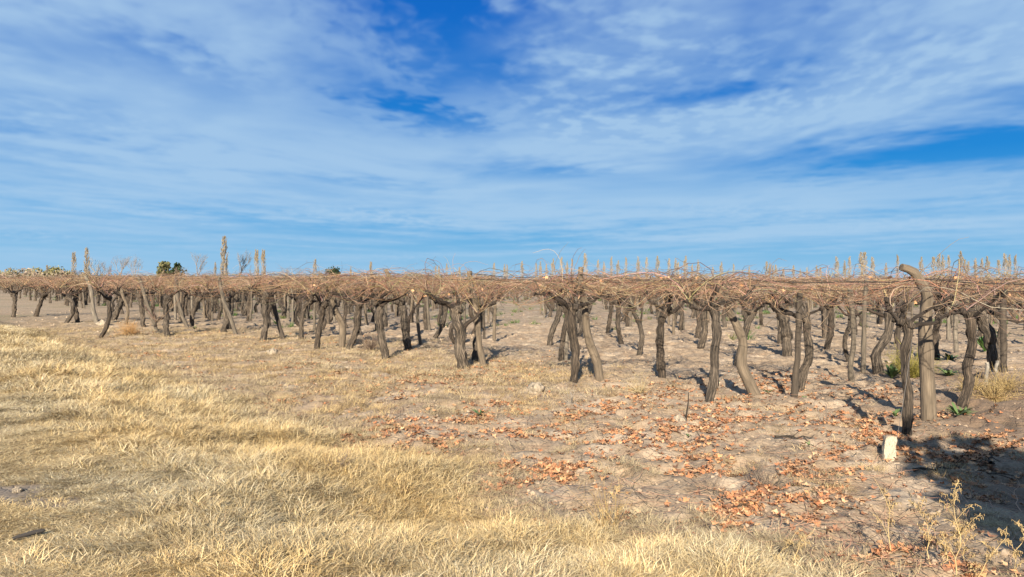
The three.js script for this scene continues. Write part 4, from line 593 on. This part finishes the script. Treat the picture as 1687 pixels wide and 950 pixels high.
{
  const mid = [718, 723, 736, 757, 814, 831, 835, 860, 883, 890, 900, 911, 925, 934, 942, 964, 985, 995, 1007, 1018, 1031, 1051, 1065, 1083, 1102, 1113, 1117, 1129, 1140, 1150, 1174, 1188, 1208, 1234], midTop = [440, 440, 437, 443, 436, 438, 438, 433, 435, 433, 437, 429, 426, 433, 429, 421, 431, 434, 426, 432, 427, 426, 427, 425, 429, 429, 435, 425, 438, 431, 442, 434, 437, 441];
  mid.forEach((px, i) => plantPoplar(px, midTop[i] - 2, 270 + (i * 37) % 40, [3, 1, 3, 0][i % 4], ord(i + 1) + ' thin bare poplar to the right of the lone tan poplar', 'poplars beyond the middle of the vineyard'));
  const right = [1263, 1268, 1273, 1278, 1290, 1307, 1318, 1329, 1345, 1351, 1378, 1391, 1399, 1418, 1424, 1437, 1459, 1478, 1517, 1537, 1546, 1553, 1562, 1582, 1588, 1594, 1606, 1617, 1626, 1644, 1655, 1662, 1672], rightTop = [432, 434, 437, 437, 443, 438, 443, 441, 438, 441, 424, 430, 424, 417, 417, 425, 434, 421, 425, 425, 420, 422, 422, 416, 429, 432, 427, 427, 424, 430, 420, 421, 421];
  right.forEach((px, i) => plantPoplar(px, rightTop[i], 250 + (i * 29) % 45, [0, 1, 3, 0, 2][i % 5], ord(right.length - i) + ' slender half-bare poplar from the right edge, beyond the vineyard', 'poplars beyond the right of the vineyard'));
}
function bareTree(seed, h, spread, lean = 0, col = [0.30, 0.25, 0.21]) {
  const r = rngOf(seed), o = new THREE.Group(), t = new Geo(), b = new Geo();
  const grow = (p, d, L, rad, lev) => { const e = p.clone().addScaledVector(d, L), m = p.clone().lerp(e, 0.5).add(V((r() - 0.5) * L * 0.12, 0, (r() - 0.5) * L * 0.12)); (lev ? b : t).tube([p, m, e], [rad, rad * 0.75, rad * 0.5], lev ? 3 : 6, { col, cap: false }); if (lev < 5) for (let k = 0; k < (lev < 1 ? 5 : 3); k++) grow(lev < 1 ? p.clone().lerp(e, 0.55 + 0.45 * r()) : p.clone().lerp(e, 0.5 + 0.5 * r()), d.clone().multiplyScalar(0.9).add(V((r() - 0.5) * spread * 2, 0.28 * r(), (r() - 0.5) * spread * 2)).normalize(), L * (0.55 + 0.25 * r()), rad * 0.55, lev + 1); };
  grow(V(0, -0.2, 0), V(lean, 1, 0).normalize(), h * 0.36, h * 0.014, 0);
  mesh('trunk', t.build(), caneMat, o); mesh('branches', b.build(), caneMat, o).userData.kind = 'stuff'; return o;
}
function plantBare(px, topY, dist, seed, spread, label, lean = 0, col) { const x = at(px, dist), h = 1.8 + (464 + (px - 843) * 0.0035 - topY) / 1227 * dist, o = bareTree(seed, h, spread, lean, col); top(o, 'bare_tree'); o.position.set(x, heightAt(x, dist), Z(dist)); const box = new THREE.Box3().setFromObject(o), s = h / (box.max.y - o.position.y); o.scale.setScalar(s); tag(o, label, 'bare tree', 'leafless trees at the left'); }
plantBare(325, 412, 190, 1, 0.42, 'pale leafless tree left of the tallest poplar', 0, [0.27, 0.235, 0.21]);
plantBare(388, 409, 200, 2, 0.35, 'leafless tree swept to the right beside the tallest poplar', 0.35, [0.27, 0.24, 0.215]);
plantBare(222, 415, 210, 3, 0.5, 'wide pale leafless tree left of the round evergreen', 0, [0.29, 0.255, 0.23]);
plantBare(198, 419, 215, 4, 0.42, 'narrow pale leafless tree left of the wide pale one', 0, [0.28, 0.245, 0.22]);
plantBare(175, 427, 190, 5, 0.55, 'brown leafless tree right of the full tan poplar', 0, [0.26, 0.2, 0.16]);
plantBare(160, 422, 205, 6, 0.5, 'leafless tree close against the full tan poplar', 0, [0.34, 0.29, 0.22]);
plantBare(300, 437, 170, 7, 0.6, 'low brown leafless tree before the round evergreen', 0, [0.26, 0.2, 0.16]);
plantBare(466, 436, 200, 8, 0.55, 'spreading brown leafless tree right of the poplar pair', 0, [0.27, 0.22, 0.19]);
plantBare(498, 439, 205, 9, 0.5, 'brown leafless tree left of the lone slim poplar', 0, [0.27, 0.22, 0.19]);
plantBare(345, 440, 180, 10, 0.5, 'small dark leafless tree left of the tallest poplar foot', 0, [0.24, 0.2, 0.17]);
plantBare(410, 440, 200, 11, 0.5, 'small leafless tree between the tallest poplar and the pair', 0, [0.27, 0.22, 0.19]);
function leafTree(r, h, w, tones, n = 1500, size = 0.05, low = 0.15, CL = 26) { // crown of small leaf faces in clumps
  const o = new THREE.Group(), t = new Geo(), l = new Geo(), cl = [];
  t.tube([V(0, -0.2, 0), V(0.05 * h, h * 0.3, 0), V(0, h * 0.6, 0.03 * h)], [0.035 * h, 0.025 * h, 0.012 * h], 7, { cap: false });
  for (let k = 0; k < CL; k++) { const az = r() * 6.28, q = Math.sqrt(r()) * w * 0.68, y = lerp(low, 0.86, r()) * h; const c = V(Math.cos(az) * q * (1 - Math.abs(y / h - 0.5) * 0.9), y, Math.sin(az) * q); cl.push([c, w * (0.25 + 0.25 * r())]); t.tube([V(0, y * 0.55, 0), c], [0.012 * h, 0.004 * h], 4, { cap: false }); }
  for (let k = 0; k < n; k++) { const [c, q] = cl[k % CL], v = V(r() - 0.5, r() - 0.5, r() - 0.5).normalize().multiplyScalar(q * (0.55 + 0.55 * r())), p = c.clone().add(v); if (p.y < 0.05) p.y = 0.05; const tone = tones[Math.floor(r() * tones.length)], b = 0.75 + 0.5 * r(); flake(l, p, size * h * (0.6 + 0.8 * r()), r, tone.map((x) => x * b)); }
  mesh('trunk', t.build(), farBark, o); mesh('crown', l.build(true), leafMat, o); return o;
}
const evergreen = [[0.035, 0.065, 0.02], [0.05, 0.085, 0.028], [0.028, 0.05, 0.02]], olive = [[0.16, 0.17, 0.07], [0.2, 0.2, 0.09], [0.24, 0.22, 0.1]], willow = [[0.32, 0.29, 0.12], [0.27, 0.26, 0.11], [0.36, 0.31, 0.14]];
function plantLeafy(px, topY, dist, wpx, seed, tones, name, label, group, n = 1300) { const x = at(px, dist), h = 1.8 + (464 + (px - 843) * 0.0035 - topY) / 1227 * dist, o = leafTree(rngOf(seed), h, wpx / 1227 * dist / 2, tones, n, 0.035); top(o, name); o.position.set(x, heightAt(x, dist), Z(dist)); tag(o, label, name.includes('bush') ? 'bush' : 'tree', group); }
plantLeafy(289, 430, 190, 32, 1, evergreen, 'evergreen_tree', 'round dark evergreen tree at the left quarter');
plantLeafy(272, 427, 200, 30, 2, olive, 'olive_green_tree', 'greyish green tree left of the round dark evergreen');
plantLeafy(549, 439, 190, 27, 3, evergreen, 'evergreen_tree', 'round dark green tree at the left third, lower than the poplars');
[[8, 444, 46], [30, 445, 44], [52, 442, 38], [68, 441, 30], [100, 437, 34], [86, 441, 36], [112, 444, 26]].forEach(([px, y, w], k) => plantLeafy(px, y, 215 + 6 * k, w, 10 + k, willow, 'willow_tree', ['pale yellow-green tree at the far left edge', 'second pale yellow-green tree from the left edge', 'third pale yellow-green tree from the left edge', 'fourth pale yellow-green tree from the left edge', 'taller pale green tree left of the narrow tan poplar', 'pale green tree behind the taller pale green one', 'small pale green tree at the foot of the narrow tan poplar'][k], 'pale green trees at the left edge', 900));
[[1337, 458, 26], [1462, 460, 44], [1548, 458, 40], [1600, 462, 40], [1665, 460, 44], [1400, 462, 30], [1505, 463, 26]].forEach(([px, y, w], k) => plantLeafy(px, y, 235, w, 30 + k, evergreen, 'dark_bush', ['dark evergreen bush under poplars left of the pale grey leaning post', 'broad dark evergreen bush left of the hook of the hooked post', 'broad dark evergreen bush right of the hook of the hooked post', 'dark evergreen bush between the mound vine and the white stakes', 'broad dark evergreen bush at the right edge', 'low dark evergreen bush above the pale grey leaning post', 'small dark evergreen bush behind the hook of the hooked post'][k], 'dark bushes beyond the right of the vineyard', 700));
{ // brown scrub closing the view behind the last rows
  const rng = rngOf(88), t = new Geo(), cols = [[0.24, 0.18, 0.14], [0.3, 0.24, 0.18], [0.2, 0.17, 0.12], [0.27, 0.22, 0.13]];
  for (let k = 0; k < 2600; k++) { const d = 195 + rng() * 45, x = (rng() * 2 - 1) * d * 0.76, h = (1.6 + 1.6 * rng()) * (0.8 + 0.5 * n2(x * 0.02, 3)) * (1 + 0.9 * sstep(-0.15, -0.35, x / d)), col = cols[Math.floor(rng() * 4)]; for (let b = 0; b < 5; b++) { const q = V(x + (rng() - 0.5) * 1.6, h * (0.6 + 0.5 * rng()), -d + (rng() - 0.5) * 1.6); t.tube([V(x, -0.1, -d), V((x + q.x) / 2, h * 0.5, (q.z - d) / 2), q], [0.06, 0.045, 0.02], 3, { col, cap: false }); flake(t, q, 0.3, rng, col); flake(t, V((x + q.x) / 2, h * 0.5, q.z), 0.35, rng, col); } }
  tag(top(mesh('far_scrub', t.build(), caneMat), 'far_scrub'), 'brown scrub on the horizon behind the last vine rows', 'scrub', null, 'stuff');
}
{ // the tree behind the viewpoint, at the roadside, that shades the ditch at the lower right
  const o = leafTree(rngOf(9), 4.5, 1.6, evergreen.concat(olive), 2700, 0.022, 0.40, 18); top(o, 'roadside_tree'); o.position.set(3.86, heightAt(3.86, -0.95), 0.95); tag(o, 'leafy roadside tree whose dappled shadow fills the lower right corner', 'tree');
}
renderer.render(scene, camera);
